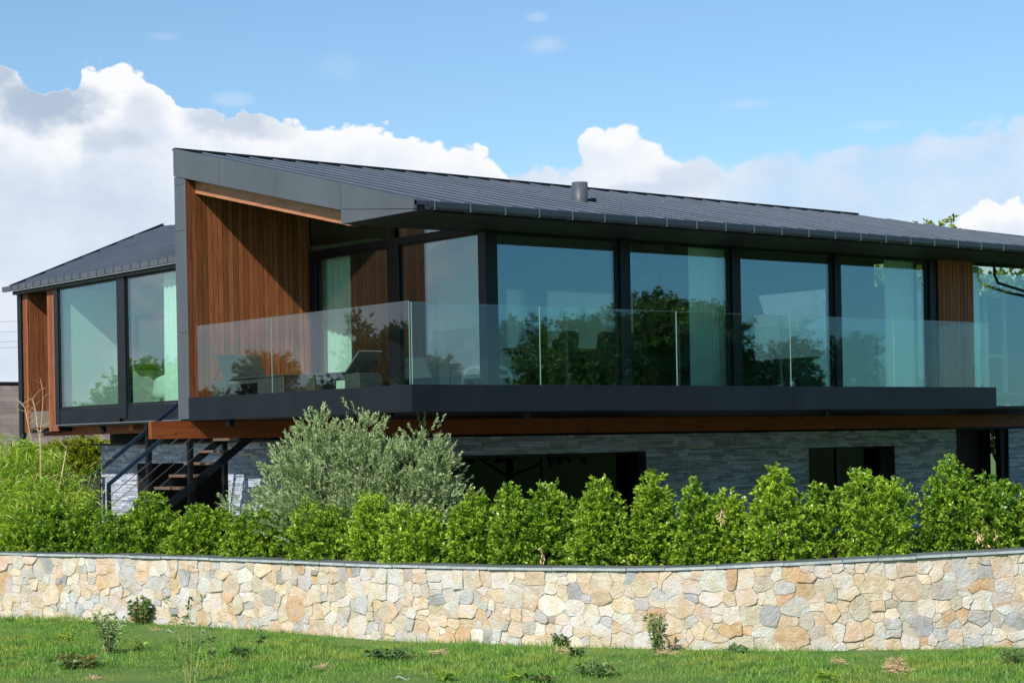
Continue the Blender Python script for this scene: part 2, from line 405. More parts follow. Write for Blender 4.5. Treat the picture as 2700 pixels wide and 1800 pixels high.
mat('soil_turf', rough=.95, fn=lambda t, p, o: t.put(p.inputs['Base Color'], t.mix(t.mr(t.noise(pos(t), 1.2, 7, .65), .35, .65), (.07, .16, .025), (.14, .22, .04))))
mat('slate_mulch', rough=.8, fn=lambda t, p, o: (t.put(p.inputs['Base Color'], t.mix(t.noise(pos(t), 25, 5, .7), (.05, .055, .06), (.22, .23, .25))), bump(t, p, t.noise(pos(t), 18, 4, .7), .05)))
mat('patio_stone', (.30, .30, .29), .8)
mat('bark', (.10, .075, .05), .9)
mat('dry_twig', (.62, .43, .26), .8)
mat('cane', (.34, .36, .12), .5)
mat('tread_wood', (.15, .10, .07), .6)
def ftile(t, p, o):
    v = vcol(t); n = t.noise(pos(t), 3, 5, .6)
    t.put(p.inputs['Base Color'], t.mix(1., t.mix(n, (.15, .125, .105), (.25, .21, .18)), v, 'MULTIPLY'))
mat('roof_tile', rough=.85, fn=ftile)
mat('brick_red', (.35, .2, .14), .9)
mat('fence_black', (.018, .018, .022), .6)
mat('white_scrap', (.85, .85, .85), .6)

# ------------------------------------------------------------------ ground
Z_LAWN, Z_BED, Z_PAT = -2.34, -1.68, -2.05
# line of the boundary wall in plan, from the left of the picture to the right: (photo column, distance, top height)
WL = [(-420, 30.6, -1.46), (-200, 29.4, -1.46), (0, 28.1, -1.46), (200, 27.2, -1.46), (400, 26.25, -1.46), (640, 24.9, -1.46), (860, 23.7, -1.46), (1080, 22.95, -1.46), (1290, 22.4, -1.46),
      (1500, 21.95, -1.455), (1700, 21.55, -1.412), (2000, 21.4, -1.352), (2352, 21.4, -1.293), (2600, 21.45, -1.25), (2900, 21.6, -1.2)]
wp = []
for x, D, z in WL:
    p = at(x, D); wp.append(Vector((p.x, p.y, z)))
# smooth it
def smooth_line(P, per=6):
    o = []
    for i in range(len(P)-1):
        p0, p1, p2, p3 = P[max(i-1, 0)], P[i], P[i+1], P[min(i+2, len(P)-1)]
        for k in range(per):
            t = k/per
            o.append(.5*((2*p1)+(p2-p0)*t+(2*p0-5*p1+4*p2-p3)*t*t+(3*p1-p0-3*p2+p3)*t**3))
    o.append(P[-1]); return o
WLINE = smooth_line(wp)
WS = [0.]
for a, b in zip(WLINE[:-1], WLINE[1:]): WS.append(WS[-1]+math.hypot(b.x-a.x, b.y-a.y))
def wall_at(s):
    s = min(max(s, 0), WS[-1]-1e-5)
    import bisect
    i = bisect.bisect_right(WS, s)-1; t = (s-WS[i])/(WS[i+1]-WS[i]); p = WLINE[i].lerp(WLINE[i+1], t)
    a = WLINE[max(i-1, 0)]; b = WLINE[min(i+2, len(WLINE)-1)]; d = Vector((b.x-a.x, b.y-a.y, 0)).normalized()
    return p, d, Vector((d.y, -d.x, 0))     # point, along, outward (towards the camera)

def lawn_h(X, Y): return Z_LAWN + .02*np.sin(X*.9+Y*.6)+.015*np.sin(X*2.1-Y*1.3)
def grid_sheet(name, x0, x1, y0, y1, n, hf, m, kind='structure'):
    xs = np.linspace(x0, x1, n); ys = np.linspace(y0, y1, n); X, Y = np.meshgrid(xs, ys); Zz = hf(X, Y)
    V = np.c_[X.ravel(), Y.ravel(), Zz.ravel()]; i = np.arange(n*n).reshape(n, n)
    Fq = np.c_[i[:-1, :-1].ravel(), i[:-1, 1:].ravel(), i[1:, 1:].ravel(), i[1:, :-1].ravel()]
    return tag(mesh_np(name, V, Fq, None, m), kind=kind)
far = MB()
n = 26
xs = [-900, -300, -90]+[-60+i*6 for i in range(21)]+[90, 300, 900]
V = []
def gz(x, y): return float(lawn_h(np.array(x), np.array(y))) - .004
far.add([(x, y, gz(x, y) if abs(x) < 80 and abs(y) < 80 else Z_LAWN) for y in xs for x in xs], [(j*len(xs)+i, j*len(xs)+i+1, (j+1)*len(xs)+i+1, (j+1)*len(xs)+i) for j in range(len(xs)-1) for i in range(len(xs)-1)])
tag(far.build('ground', MATS['soil_turf'], smooth=True), kind='structure')
# garden behind the wall (bed for the hedge, then a paved level round the house)
bed = MB()
L = [wall_at(s) for s in np.linspace(0, WS[-1]-.001, 60)]
fr = [p-o*.30 for p, d, o in L]; bk = [p-o*2.6 for p, d, o in L]
for i in range(59):
    a, b, c, d_ = fr[i], fr[i+1], bk[i+1], bk[i]
    za = Z_BED
    bed.add([(a.x, a.y, za), (b.x, b.y, za), (c.x, c.y, Z_PAT+.05), (d_.x, d_.y, Z_PAT+.05), (c.x, c.y, Z_LAWN-.2), (d_.x, d_.y, Z_LAWN-.2), (a.x, a.y, Z_LAWN-.2), (b.x, b.y, Z_LAWN-.2)],
            [(0, 1, 2, 3), (3, 2, 4, 5), (0, 6, 7, 1)])
tag(bed.build('planting_bed', MATS['slate_mulch']), kind='structure')
pav = MB()
poly = [Vector((p.x, p.y, 0))-o*.0 for p, o in zip(bk, [l[2] for l in L])]
pts = [(p.x, p.y, Z_PAT) for p in poly]+[(40, 30, Z_PAT), (-8, 40, Z_PAT)]
pav.prism(pts, (0, 0, -.25))
tag(pav.build('patio', MATS['patio_stone']), kind='structure')
# grass blades on the lawn strip that the picture shows
def make_grass():
    N = 190000
    D = 17.9+NR.rand(N)**.85*11.5; u = (NR.rand(N)-.5)*3000
    P = np.array(CAM)[None, :2]+np.array(RV)[None, :2]*(u/FPX*D)[:, None]+np.array(FV)[None, :2]*D[:, None]
    # keep the ones in front of the wall
    wl = np.array([((Vector(p)-CAM).dot(RV), (Vector(p)-CAM).dot(FV)) for p in WLINE])
    lat = u/FPX*D; Dw = np.interp(lat, wl[:, 0], wl[:, 1]); keep = D < Dw+.03
    P = P[keep]; D = D[keep]; Dw = Dw[keep]; N = len(P)
    z = lawn_h(P[:, 0], P[:, 1]); ang = NR.rand(N)*6.283
    clump = np.sin(P[:, 0]*5.1+1.3*np.sin(P[:, 1]*3.7))*np.sin(P[:, 1]*4.3+1.1*np.sin(P[:, 0]*2.9))
    h = (.028+.03*NR.rand(N))*(1+.35*clump)*(1+.5*(Dw-D < .18)); wd = .004+.004*NR.rand(N)
    lean = NR.randn(N, 2)*.016
    dx = np.cos(ang)*wd; dy = np.sin(ang)*wd
    V = np.empty((N, 3, 3)); V[:, 0] = np.c_[P[:, 0]-dx, P[:, 1]-dy, z-.01]; V[:, 1] = np.c_[P[:, 0]+dx, P[:, 1]+dy, z-.01]
    V[:, 2] = np.c_[P[:, 0]+lean[:, 0], P[:, 1]+lean[:, 1], z+h]
    c = np.c_[NR.rand(N), (NR.rand(N) < .06)*NR.rand(N), NR.rand(N)]; c = np.repeat(c, 3, 0)
    o = mesh_np('lawn_grass', V.reshape(-1, 3), np.arange(3*N).reshape(N, 3), c, MATS['grass_blade'])
    tag(o, 'short bright green meadow grass in front of the stone boundary wall', 'grass', kind='stuff')
make_grass()

# ------------------------------------------------------------------ boundary wall
BW = thing('boundary_wall', 'long cream and ochre random stone garden wall with slate coping along the lawn', 'wall', tuple(wall_at(WS[-1]/2)[0].xy)+(Z_LAWN,))
def clip(poly, a, b, c):       # keep a*x+b*y<=c
    o = []
    for i in range(len(poly)):
        p = poly[i]; q = poly[(i+1) % len(poly)]; dp = a*p[0]+b*p[1]-c; dq = a*q[0]+b*q[1]-c
        if dp <= 0: o.append(p)
        if dp*dq < 0: t = dp/(dp-dq); o.append((p[0]+(q[0]-p[0])*t, p[1]+(q[1]-p[1])*t))
    return o
def inset(poly, d):
    o = poly
    n_ = len(poly)
    for i in range(n_):
        p = poly[i]; q = poly[(i+1) % n_]; ex, ey = q[0]-p[0], q[1]-p[1]; l = math.hypot(ex, ey)
        if l < 1e-6: continue
        nx, ny = ey/l, -ex/l     # outward for ccw
        o = clip(o, nx, ny, nx*p[0]+ny*p[1]-d)
        if len(o) < 3: return None
    return o
def stone_wall():
    L_, H = WS[-1], 1.14
    st = MB(); pal = [((.72, .61, .47), 6), ((.76, .68, .56), 6), ((.66, .50, .33), 2.0), ((.66, .48, .30), 1.0), ((.56, .56, .55), 4.5), ((.74, .72, .67), 5), ((.42, .44, .46), 1.2), ((.63, .59, .50), 4), ((.70, .57, .46), 1.6)]
    cols, wts = zip(*pal)
    def area(P): return abs(sum(P[i][0]*P[(i+1) % len(P)][1]-P[(i+1) % len(P)][0]*P[i][1] for i in range(len(P))))/2
    cells = []
    def split(P, tgt, depth=0):
        A_ = area(P)
        if A_ < tgt or depth > 12: cells.append(P); return
        w_ = max(p[0] for p in P)-min(p[0] for p in P); h_ = max(p[1] for p in P)-min(p[1] for p in P)
        cx = sum(p[0] for p in P)/len(P); cz = sum(p[1] for p in P)/len(P)
        vert = w_*rnd.uniform(.75, 1.25) > h_*1.15
        ang = rnd.gauss(0, .16)+(0 if vert else math.pi/2); nx, nz = math.cos(ang), math.sin(ang)
        off = nx*(cx+rnd.uniform(-.17, .17)*w_*vert)+nz*(cz+rnd.uniform(-.17, .17)*h_*(not vert))
        P1, P2 = clip(P, nx, nz, off), clip(P, -nx, -nz, -off)
        if len(P1) < 3 or len(P2) < 3: cells.append(P); return
        for Q in (P1, P2): split(Q, rnd.choice((.014, .018, .024, .032, .044, .06, .08))*rnd.uniform(.8, 1.2), depth+1)
    x0 = 0.; k0 = 0.
    while x0 < L_-.01:
        x1 = min(x0+rnd.uniform(.9, 1.5), L_); k1 = rnd.uniform(-.12, .12) if x1 < L_ else 0.
        split([(x0-k0, 0), (x1-k1, 0), (min(x1+k1, L_), H), (x0+k0, H)], .05); x0 = x1; k0 = k1
    seeds = sorted((sum(p[0] for p in P)/len(P)+rnd.uniform(-.01, .01), sum(p[1] for p in P)/len(P)+rnd.uniform(-.01, .01), area(P)*.36) for P in cells)
    polys = []
    for i, (sx, sz, wt) in enumerate(seeds):
        poly = [(sx-.6, sz-.5), (sx+.6, sz-.5), (sx+.6, sz+.5), (sx-.6, sz+.5)]
        for rng in (range(i-1, -1, -1), range(i+1, len(seeds))):
            for j in rng:
                tx, tz, tw = seeds[j]
                if abs(tx-sx) > .75: break
                poly = clip(poly, tx-sx, (tz-sz)*1.25, ((tx*tx-sx*sx)+(tz*tz-sz*sz)*1.25+(wt-tw))/2)
                if len(poly) < 3: break
            if len(poly) < 3: break
        for q in ((0, 1, H), (0, -1, 0), (-1, 0, 0), (1, 0, L_)):
            if len(poly) >= 3: poly = clip(poly, *q)
        if len(poly) >= 3 and area(poly) > .0008: polys.append(poly)
    for poly in polys:
        # merge tiny edges
        pl = []
        for p in poly:
            if not pl or math.hypot(p[0]-pl[-1][0], p[1]-pl[-1][1]) > .018: pl.append(p)
        if len(pl) > 3 and math.hypot(pl[0][0]-pl[-1][0], pl[0][1]-pl[-1][1]) < .018: pl.pop()
        if len(pl) < 3: continue
        A = inset(pl, rnd.choice((.0004, .0008, .0012, .0016, .004)))
        if not A or len(A) < 3: continue
        # chamfer corners a little, then jitter long edges
        B_ = []
        for k in range(len(A)):
            p0, p, q = A[k-1], A[k], A[(k+1) % len(A)]
            c_ = rnd.uniform(.03, .14)
            B_.append((p[0]+(p0[0]-p[0])*c_, p[1]+(p0[1]-p[1])*c_)); B_.append((p[0]+(q[0]-p[0])*c_, p[1]+(q[1]-p[1])*c_))
            mlen = math.hypot(q[0]-p[0], q[1]-p[1])
            if mlen > .10: B_.append(((p[0]+q[0])/2+rnd.uniform(-.004, .004), (p[1]+q[1])/2+rnd.uniform(-.004, .004)))
        n_ = len(B_); cx = sum(p[0] for p in B_)/n_; cz = sum(p[1] for p in B_)/n_
        dep = rnd.uniform(.006, .018) if rnd.random() < .8 else rnd.uniform(.018, .034); tx_, tz_ = rnd.uniform(-.11, .11), rnd.uniform(-.11, .11)
        col_ = rnd.choices(cols, wts)[0]; vv = rnd.uniform(.9, 1.06); col_ = tuple(min(.92, c*vv*rnd.uniform(.97, 1.03)) for c in col_)
        rings = []
        for (f_, d0) in ((1., -.03), (1., .70), (.93, .96), (.55, 1.0)):
            rg = []
            for p in B_:
                x_ = cx+(p[0]-cx)*f_; z_ = cz+(p[1]-cz)*f_
                d = d0 if d0 < 0 else dep*d0+tx_*(x_-cx)+tz_*(z_-cz)+rnd.uniform(-.0025, .0025)
                rg.append((x_, z_, max(d, -.03)))
            rings.append(rg)
        vs = []
        for rg in rings:
            for x_, z_, d in rg:
                x_, z_ = min(max(x_+.006*math.sin(z_*43+3*math.sin(x_*11))+.005*math.sin(z_*97+x_*31), 0), L_-.001), min(z_+(.006*math.sin(x_*39+2*math.sin(z_*17))+.005*math.sin(x_*91-z_*23))*(1 if z_ < H-.02 else 0), H)
                P, dd, oo = wall_at(x_); top = P.z; zz = top-.006-(H-z_)      # stones hang from the coping line
                vs.append((P.x+oo.x*d, P.y+oo.y*d, zz))
        P, dd, oo = wall_at(cx); vs.append((P.x+oo.x*dep*1.03, P.y+oo.y*dep*1.03, P.z-.006-(H-cz)))
        fs = []
        for r in range(3):
            for k in range(n_): fs.append((r*n_+k, r*n_+(k+1) % n_, (r+1)*n_+(k+1) % n_, (r+1)*n_+k))
        for k in range(n_): fs.append((3*n_+k, 3*n_+(k+1) % n_, 4*n_))
        st.add(vs, fs, col_)
    st.build('stonework', MATS['field_stone'], BW)
    co = MB()
    ss = np.linspace(0, WS[-1]-.001, 90)
    f_, b_ = [], []
    for s in ss:
        p, d, o = wall_at(s); f_.append((p, o))
    for i in range(len(ss)-1):
        (p, o), (q, o2) = f_[i], f_[i+1]
        a = p+o*.0; b = q+o2*.0; c = q-o2*.33; d = p-o*.33
        zt = lambda k: k.z-.008
        co.add([(a.x, a.y, -3), (b.x, b.y, -3), (b.x, b.y, zt(q)), (a.x, a.y, zt(p)), (d.x, d.y, -3), (c.x, c.y, -3), (c.x, c.y, zt(q)), (d.x, d.y, zt(p))],
               [(0, 1, 2, 3), (5, 4, 7, 6), (3, 2, 6, 7)])
    co.build('mortar_core', MATS['mortar'], BW)
    s = .0
    while s < WS[-1]-.3:
        l = rnd.choice((.38, .5, .62, .78, .95))*rnd.uniform(.9, 1.1); e = min(s+l, WS[-1]-.01)
        p, d, o = wall_at(s+.003); q, d2, o2 = wall_at(e-.003); up_ = rnd.uniform(-.003, .004); of = rnd.uniform(.035, .05); c = rnd.uniform(.4, .55)
        m = MB(); th = .034; ch = .005
        def sec(P, O): return [P+O*of+UP*(0+up_), P+O*of+UP*(th-ch+up_), P+O*(of-ch)+UP*(th+up_), P-O*(.37-ch)+UP*(th+up_), P-O*.37+UP*(th-ch+up_), P-O*.37+UP*up_]
        A, B = sec(p, o), sec(q, o2); nn = len(A)
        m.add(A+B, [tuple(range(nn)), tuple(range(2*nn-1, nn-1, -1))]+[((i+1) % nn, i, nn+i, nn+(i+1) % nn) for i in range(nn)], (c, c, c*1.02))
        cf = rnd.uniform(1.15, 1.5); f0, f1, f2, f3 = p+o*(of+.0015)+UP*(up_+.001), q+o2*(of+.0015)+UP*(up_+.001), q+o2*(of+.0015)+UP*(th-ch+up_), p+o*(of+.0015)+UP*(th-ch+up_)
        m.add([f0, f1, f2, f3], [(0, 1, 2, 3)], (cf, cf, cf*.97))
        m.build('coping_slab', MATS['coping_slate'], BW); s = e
stone_wall()

# ------------------------------------------------------------------ house
HZ = thing('house', 'long modern house with dark zinc roof, glass walls and cedar boards over slate', 'house', (6, 3, Z_PAT))
def boards(mb, o, d, nrm, L_, zb, zt, wd=.092, gap=.011, th=.02, base=1.):
    o = Vector(o); d = Vector(d); nrm = Vector(nrm); s = 0
    while s < L_-.01:
        e = min(s+wd, L_); b = rnd.uniform(.62, 1.15)*base; c = (b, b*rnd.uniform(.92, 1.05), b*rnd.uniform(.85, 1.1))
        z1 = zt(s) if callable(zt) else zt; z2 = zt(e-gap) if callable(zt) else zt; off = rnd.uniform(0, .0015)
        A = o+d*s+nrm*off; B = o+d*(e-gap)+nrm*off
        mb.prism([(A.x, A.y, zb), (B.x, B.y, zb), (B.x, B.y, z2), (A.x, A.y, z1)], nrm*th, c)
        s = e
def slate(mb, o, d, nrm, L_, z0, z1, holes=()):
    o = Vector(o); d = Vector(d); nrm = Vector(nrm); z = z0
    while z < z1-.004:
        h = rnd.choice((.025, .035, .045, .055)); h = min(h, z1-z); s = -rnd.uniform(0, .3)
        while s < L_:
            l = rnd.uniform(.14, .48); a, b = max(s, 0), min(s+l, L_); s += l
            segs = [(a, b)]
            for (h0, h1, hz0, hz1) in holes:
                if z+h > hz0+.002 and z < hz1-.002:
                    ns = []
                    for p, q in segs:
                        if q <= h0 or p >= h1: ns.append((p, q)); continue
                        if p < h0: ns.append((p, h0))
                        if q > h1: ns.append((h1, q))
                    segs = ns
            for p, q in segs:
                if q-p < .01: continue
                c = rnd.uniform(.55, 1.35); cl = (c, c, c*rnd.uniform(.95, 1.08))
                if rnd.random() < .03: cl = (1.5, 1.15, .8)
                A = o+d*(p+.0015); B = o+d*(q-.0015); t = rnd.uniform(.004, .028)
                mb.prism([(A.x, A.y, z+.001), (B.x, B.y, z+.001), (B.x, B.y, z+h-.002), (A.x, A.y, z+h-.002)], nrm*t, cl)
        z += h
def pane(p0, p1, th, parent, m='window_glass', name='pane'):
    """glass box between two opposite corners; th = thickness vector added"""
    b = MB(); a = Vector(p0); c = Vector(p1)+Vector(th); b.box(a, c); return b.build(name, MATS[m], parent)

K_ = .228
def rz(y): return 3.21+K_*(y+.16)                       # main roof plane
RIDGE = [(-.0, 6.38), (4.61, 5.80), (9.8, 5.02), (13.7, 4.47)]
def ridge_y(x):
    for (a, b), (c, d) in zip(RIDGE[:-1], RIDGE[1:]):
        if x <= c: return b+(d-b)*(x-a)/(c-a)
    return 4.47
HIP = [(13.7, 4.47), (14.38, 3.63), (14.75, 2.76), (15.3, 1.7), (16.2, -.16)]
out_ = [(0.0, -.16), (16.2, -.16)]+[p for p in HIP[::-1]][1:]+[p for p in RIDGE[::-1]][1:]
rf = MB(); th = .05
rf.prism([(x, y, rz(y)) for x, y in out_], (0, 0, -th))
def roof_top(x):
    if x <= 13.7: return ridge_y(x)
    for (a, b), (c, d) in zip(HIP[:-1], HIP[1:]):
        if x <= c: return b+(d-b)*(x-a)/(c-a)
    return 0
x = .06
while x < 15.5:          # pans, each a hair different in tone
    ya, yb = roof_top(x+.02), roof_top(x+.38); c = rnd.uniform(.95, 1.05)
    rf.prism([(x+.014, -.16, rz(-.16)+.001), (x+.386, -.16, rz(-.16)+.001), (x+.386, yb-.03, rz(yb-.03)+.001), (x+.014, ya-.03, rz(ya-.03)+.001)], (0, 0, rnd.uniform(.002, .006)), (c, c, c*1.01)) if yb > .2 else None
    x += .40
x = .06
while x < 16:
    yt = roof_top(x)
    if yt > .1: rf.prism([(x-.011, -.12, rz(-.12)+.001), (x+.011, -.12, rz(-.12)+.001), (x+.011, yt, rz(yt)+.001), (x-.011, yt, rz(yt)+.001)], (0, 0, .019), (2.6, 2.65, 2.75))  # lighter worn-metal seams; their tone also stands in for sunlit edges
    x += .40
ROOF = rf.build('roof', MATS['zinc'], HZ)
# welts where the long sheets overlap, along a slanting line
for i in range(24):
    xx = 6.86+.4*i*.56; xx = .06+.4*round((xx-.06)/.4)+.2*(i % 2); y0 = 4.35-(xx-6.9)*.78
    if y0 < .1: break
    wt = MB(); wt.prism([(xx+.01, y0, rz(y0)+.004), (xx+.04, y0, rz(y0)+.004), (xx+.04, y0+.07, rz(y0+.07)+.004), (xx+.01, y0+.07, rz(y0+.07)+.004)], (0, 0, .012))
    wt.build('roof_welt', MATS['bracket_metal'], ROOF)
rb = MB()   # rear slope, seen only from elsewhere
tp = [(1.2, 6.27), (4.61, 5.80), (9.8, 5.02), (13.7, 4.47)]; bt = [(4.2, 9.2), (6.5, 10.5), (10.5, 10.5), (14.5, 10.0)]
for i in range(3):
    (a0, b0), (a1, b1) = tp[i], tp[i+1]; (c0, d0), (c1, d1) = bt[i], bt[i+1]
    vs = [(a0, b0, rz(b0)-.01), (a1, b1, rz(b1)-.01), (c1, d1, 3.5), (c0, d0, 3.5)]; vs += [(x, y, z-.05) for x, y, z in vs]
    rb.add(vs, [(0, 1, 2), (0, 2, 3), (6, 5, 4), (7, 6, 4), (1, 5, 6, 2), (2, 6, 7, 3), (3, 7, 4, 0)])
rb.build('rear_roof', MATS['zinc_cladding'], HZ)
hp = MB()
hp.prism([(x, y, rz(y)-.004) for x, y in HIP]+[(21, -.16, 3.2), (21, 4.4, 3.2)], (0, 0, -.05)); hp.build('hip_roof', MATS['zinc_cladding'], HZ)
rc_ = MB()
for (a, b), (c, d) in zip(RIDGE[:-1], RIDGE[1:]):
    rc_.bar((a, b, rz(b)+.02), (c, d, rz(d)+.02), .12, .035)
rc_.build('ridge_cap', MATS['dark_frame'], HZ)
# verge fascia (three joints) on the plane x=0
def fz(y): return 3.26+(y-1.59)*.217      # its lower edge
ys = [6.38, 5.16, 3.72, 2.0+.0, ]
vf = MB()
X0 = -.012
def vpanel(ya, yb):     # ya > yb
    vf.prism([(X0, ya-.004, fz(ya-.004)), (X0, yb+.004, fz(yb+.004)), (X0, yb+.004, rz(yb)+.03), (X0, ya-.004, rz(ya)+.03)], (.045, 0, 0))
vpanel(6.38, 4.95); vpanel(4.95, 3.30); vpanel(3.30, 1.59)
vf.prism([(X0, 1.585, 3.275), (X0, -.16, 3.10), (X0, -.16, rz(-.16)+.02), (X0, 1.585, rz(1.585)+.03)], (.045, 0, 0))
vf.prism([(X0-.001, 1.585, 3.07), (X0-.001, -.16, 3.07), (X0-.001, -.16, 3.092), (X0-.001, 1.585, 3.268)], (.045, 0, 0))
vf.build('verge_fascia', MATS['zinc_cladding'], HZ)
vt = MB(); vt.prism([(.175, 6.02, 4.00), (.175, 1.60, 3.05), (.175, 1.60, 3.24), (.175, 6.02, 4.20)], (.10, 0, 0)); vt.build('verge_beam', MATS['verge_timber'], HZ)
# eaves: fascia board, flat soffit, sloping soffit
ef = MB(); ef.box((.036, -.15, 3.07), (21, -.11, 3.165)); ef.build('eaves_board', MATS['fascia_metal'], HZ)
sf = MB(); sf.box((.036, -.109, 3.07), (21, 1.33, 3.10)); sf.build('soffit', MATS['soffit_paint'], HZ)
s2 = MB(); s2.prism([(.04, 1.61, 3.245), (2.20, 1.61, 3.245), (2.20, 6.02, 4.245), (.04, 6.02, 4.245)], (0, 0, .04)); s2.build('soffit', MATS['soffit_paint'], HZ)
s2 = MB(); s2.box((.04, 1.335, 3.07), (2.22, 1.60, 3.24)); s2.build('soffit', MATS['soffit_paint'], HZ)
# gutter
g = MB()
gx0, gx1 = .16, 21
prof = [(-.16, 3.20), (-.165, 3.125), (-.19, 3.092), (-.25, 3.092), (-.285, 3.12), (-.29, 3.195), (-.275, 3.195), (-.27, 3.125), (-.24, 3.107), (-.2, 3.107), (-.175, 3.13), (-.172, 3.20)]
g.prism([(gx0, a, b) for a, b in prof], (gx1-gx0, 0, 0)); GUT = g.build('gutter', MATS['gutter_metal'], HZ)
x = .22
while x < 14.5:
    b = MB(); b.box((x, -.296, 3.085), (x+.016, -.15, 3.091)); b.box((x, -.297, 3.092), (x+.016, -.291, 3.196)); b.build('gutter_bracket', MATS['bracket_metal'], GUT); x += .59
# flue
fl = MB(); cx, cy = 4.78, 2.15
ring = [(cx+.125*math.cos(t), cy+.125*math.sin(t)) for t in [2*math.pi*k/28 for k in range(28)]]
fl.add([(x, y, rz(y)-.02) for x, y in ring]+[(x, y, 4.03) for x, y in ring]+[(cx+(x-cx)*.94, cy+(y-cy)*.94, 4.03) for x, y in ring]+[(cx+(x-cx)*.94, cy+(y-cy)*.94, 3.8) for x, y in ring],
       [(k, (k+1) % 28, 28+(k+1) % 28, 28+k) for k in range(28)]+[(28+k, 28+(k+1) % 28, 56+(k+1) % 28, 56+k) for k in range(28)]+[(56+k, 56+(k+1) % 28, 84+(k+1) % 28, 84+k) for k in range(28)]+[tuple(range(111, 83, -1))])
FL = fl.build('flue', MATS['zinc_cladding'], HZ, smooth=True)
fc = MB(); fc.box((cx+.10, cy-.16, rz(cy)-.03), (cx+.2, cy-.02, rz(cy)+.04)); fc.build('flue_flashing', MATS['black_metal'], FL)
# end fin: zinc end, cedar face
fn = MB()
for z0, z1 in ((.47, 1.82), (1.826, 3.42), (3.426, 4.14)): fn.prism([(0, 6.045, z0), (0, 6.38, z0), (0, 6.38, z1), (0, 6.045, z1)], (.03, 0, 0))
fn.prism([(0, 6.045, 4.146), (0, 6.38, 4.146), (0, 6.38, 4.29), (0, 6.045, 4.215)], (.03, 0, 0))
fn.build('end_cladding', MATS['zinc_cladding'], HZ)
tr_ = MB(); tr_.box((-.004, 6.028, .80), (.012, 6.044, 4.2)); tr_.build('edge_trim', MATS['bracket_metal'], HZ)
cw = MB(); cw.box((.035, 6.05, .44), (2.30, 6.37, 4.45)); cw.build('fin_wall', MATS['black_metal'], HZ)
wb = MB(); boards(wb, (.014, 6.048, 0), (1, 0, 0), (0, -1, 0), 2.26, .80, 4.24); wb.build('cedar_cladding', MATS['cedar'], HZ)
# floor slab, terrace deck, fascia panels
sl = MB(); sl.box((.03, .03, .46), (12.1, 1.26, .74)); sl.box((.03, 1.262, .46), (2.27, 6.02, .74)); sl.build('terrace_slab', MATS['black_metal'], HZ)
dk = MB(); y = .05
while y < 6.0:
    e = min(y+.14, 6.01); x1 = 12.09 if e < 1.25 else 2.2
    c = rnd.uniform(.8, 1.2); dk.box((.04, y, .742), (x1, e-.006, .768), (c, c, c)); y += .14
dk.build('deck_boards', MATS['deck'], HZ)
FP = []
js = [0, 2.28, 4.87, 7.26, 9.62, 12.14]
for a, b in zip(js[:-1], js[1:]):
    m = MB(); m.bbox((a+.004, 0, .44), (b-.004, .028, .80), .003); m.build('fascia_panel', MATS['fascia_metal'], HZ)
m = MB(); m.bbox((12.112, .03, .44), (12.14, 1.24, .80), .003); m.build('fascia_panel', MATS['fascia_metal'], HZ)
ysj = [.03, 1.44, 3.69, 6.04]
for a, b in zip(ysj[:-1], ysj[1:]):
    m = MB(); m.bbox((0, a+.004, .44), (.028, b-.004, .80), .003); m.build('fascia_panel', MATS['zinc_fascia'] if 'zinc_fascia' in MATS else MATS['fascia_metal'], HZ)
us = MB(); us.box((.03, .03, .445), (21, 6.38, .458)); us.box((.96, 6.381, .446), (21, 11.5, .457)); us.build('underside', MATS['black_metal'], HZ)
for x_, y_ in ((.06, .6), (.06, 4.9), (2.0, .12), (8.05, .12)):
    h = MB(); h.box((x_, y_, .33), (x_+.09, y_+.09, .444)); h.build('spot_lamp', MATS['black_metal'], HZ)
# balustrade: clear sheets standing behind the fascia
def gpan(a, b):
    a = Vector(a); b = Vector(b); m = MB(); lo = Vector((min(a.x, b.x), min(a.y, b.y), a.z)); hi = Vector((max(a.x, b.x), max(a.y, b.y), b.z)); m.box(lo, hi)
    g_ = m.build('glass_panel', MATS['clear_glass'], HZ)
    e = MB()
    if hi.x-lo.x > hi.y-lo.y:
        e.box((lo.x+.0, lo.y-.001, lo.z), (lo.x+.006, hi.y+.001, hi.z)); e.box((lo.x+.006, lo.y+.001, hi.z), (hi.x, hi.y-.001, hi.z+.002))
    else:
        e.box((lo.x-.001, lo.y, lo.z), (hi.x+.001, lo.y+.006, hi.z)); e.box((lo.x+.001, lo.y+.006, hi.z), (hi.x-.001, hi.y, hi.z+.002))
    e.build('polished_edge', MATS['glass_edge'], g_)
gx = [.045, 2.22, 4.80, 7.19, 9.58, 12.02]
for a, b in zip(gx[:-1], gx[1:]): gpan((a+.006, .035, .77), (b-.006, .047, 1.89))
gy = [.06, 3.57, 5.80]
for a, b in zip(gy[:-1], gy[1:]): gpan((.033, a+.006, .77), (.045, b-.006, 1.905))
gpan((12.02, .06, .77), (12.032, 1.20, 1.89))
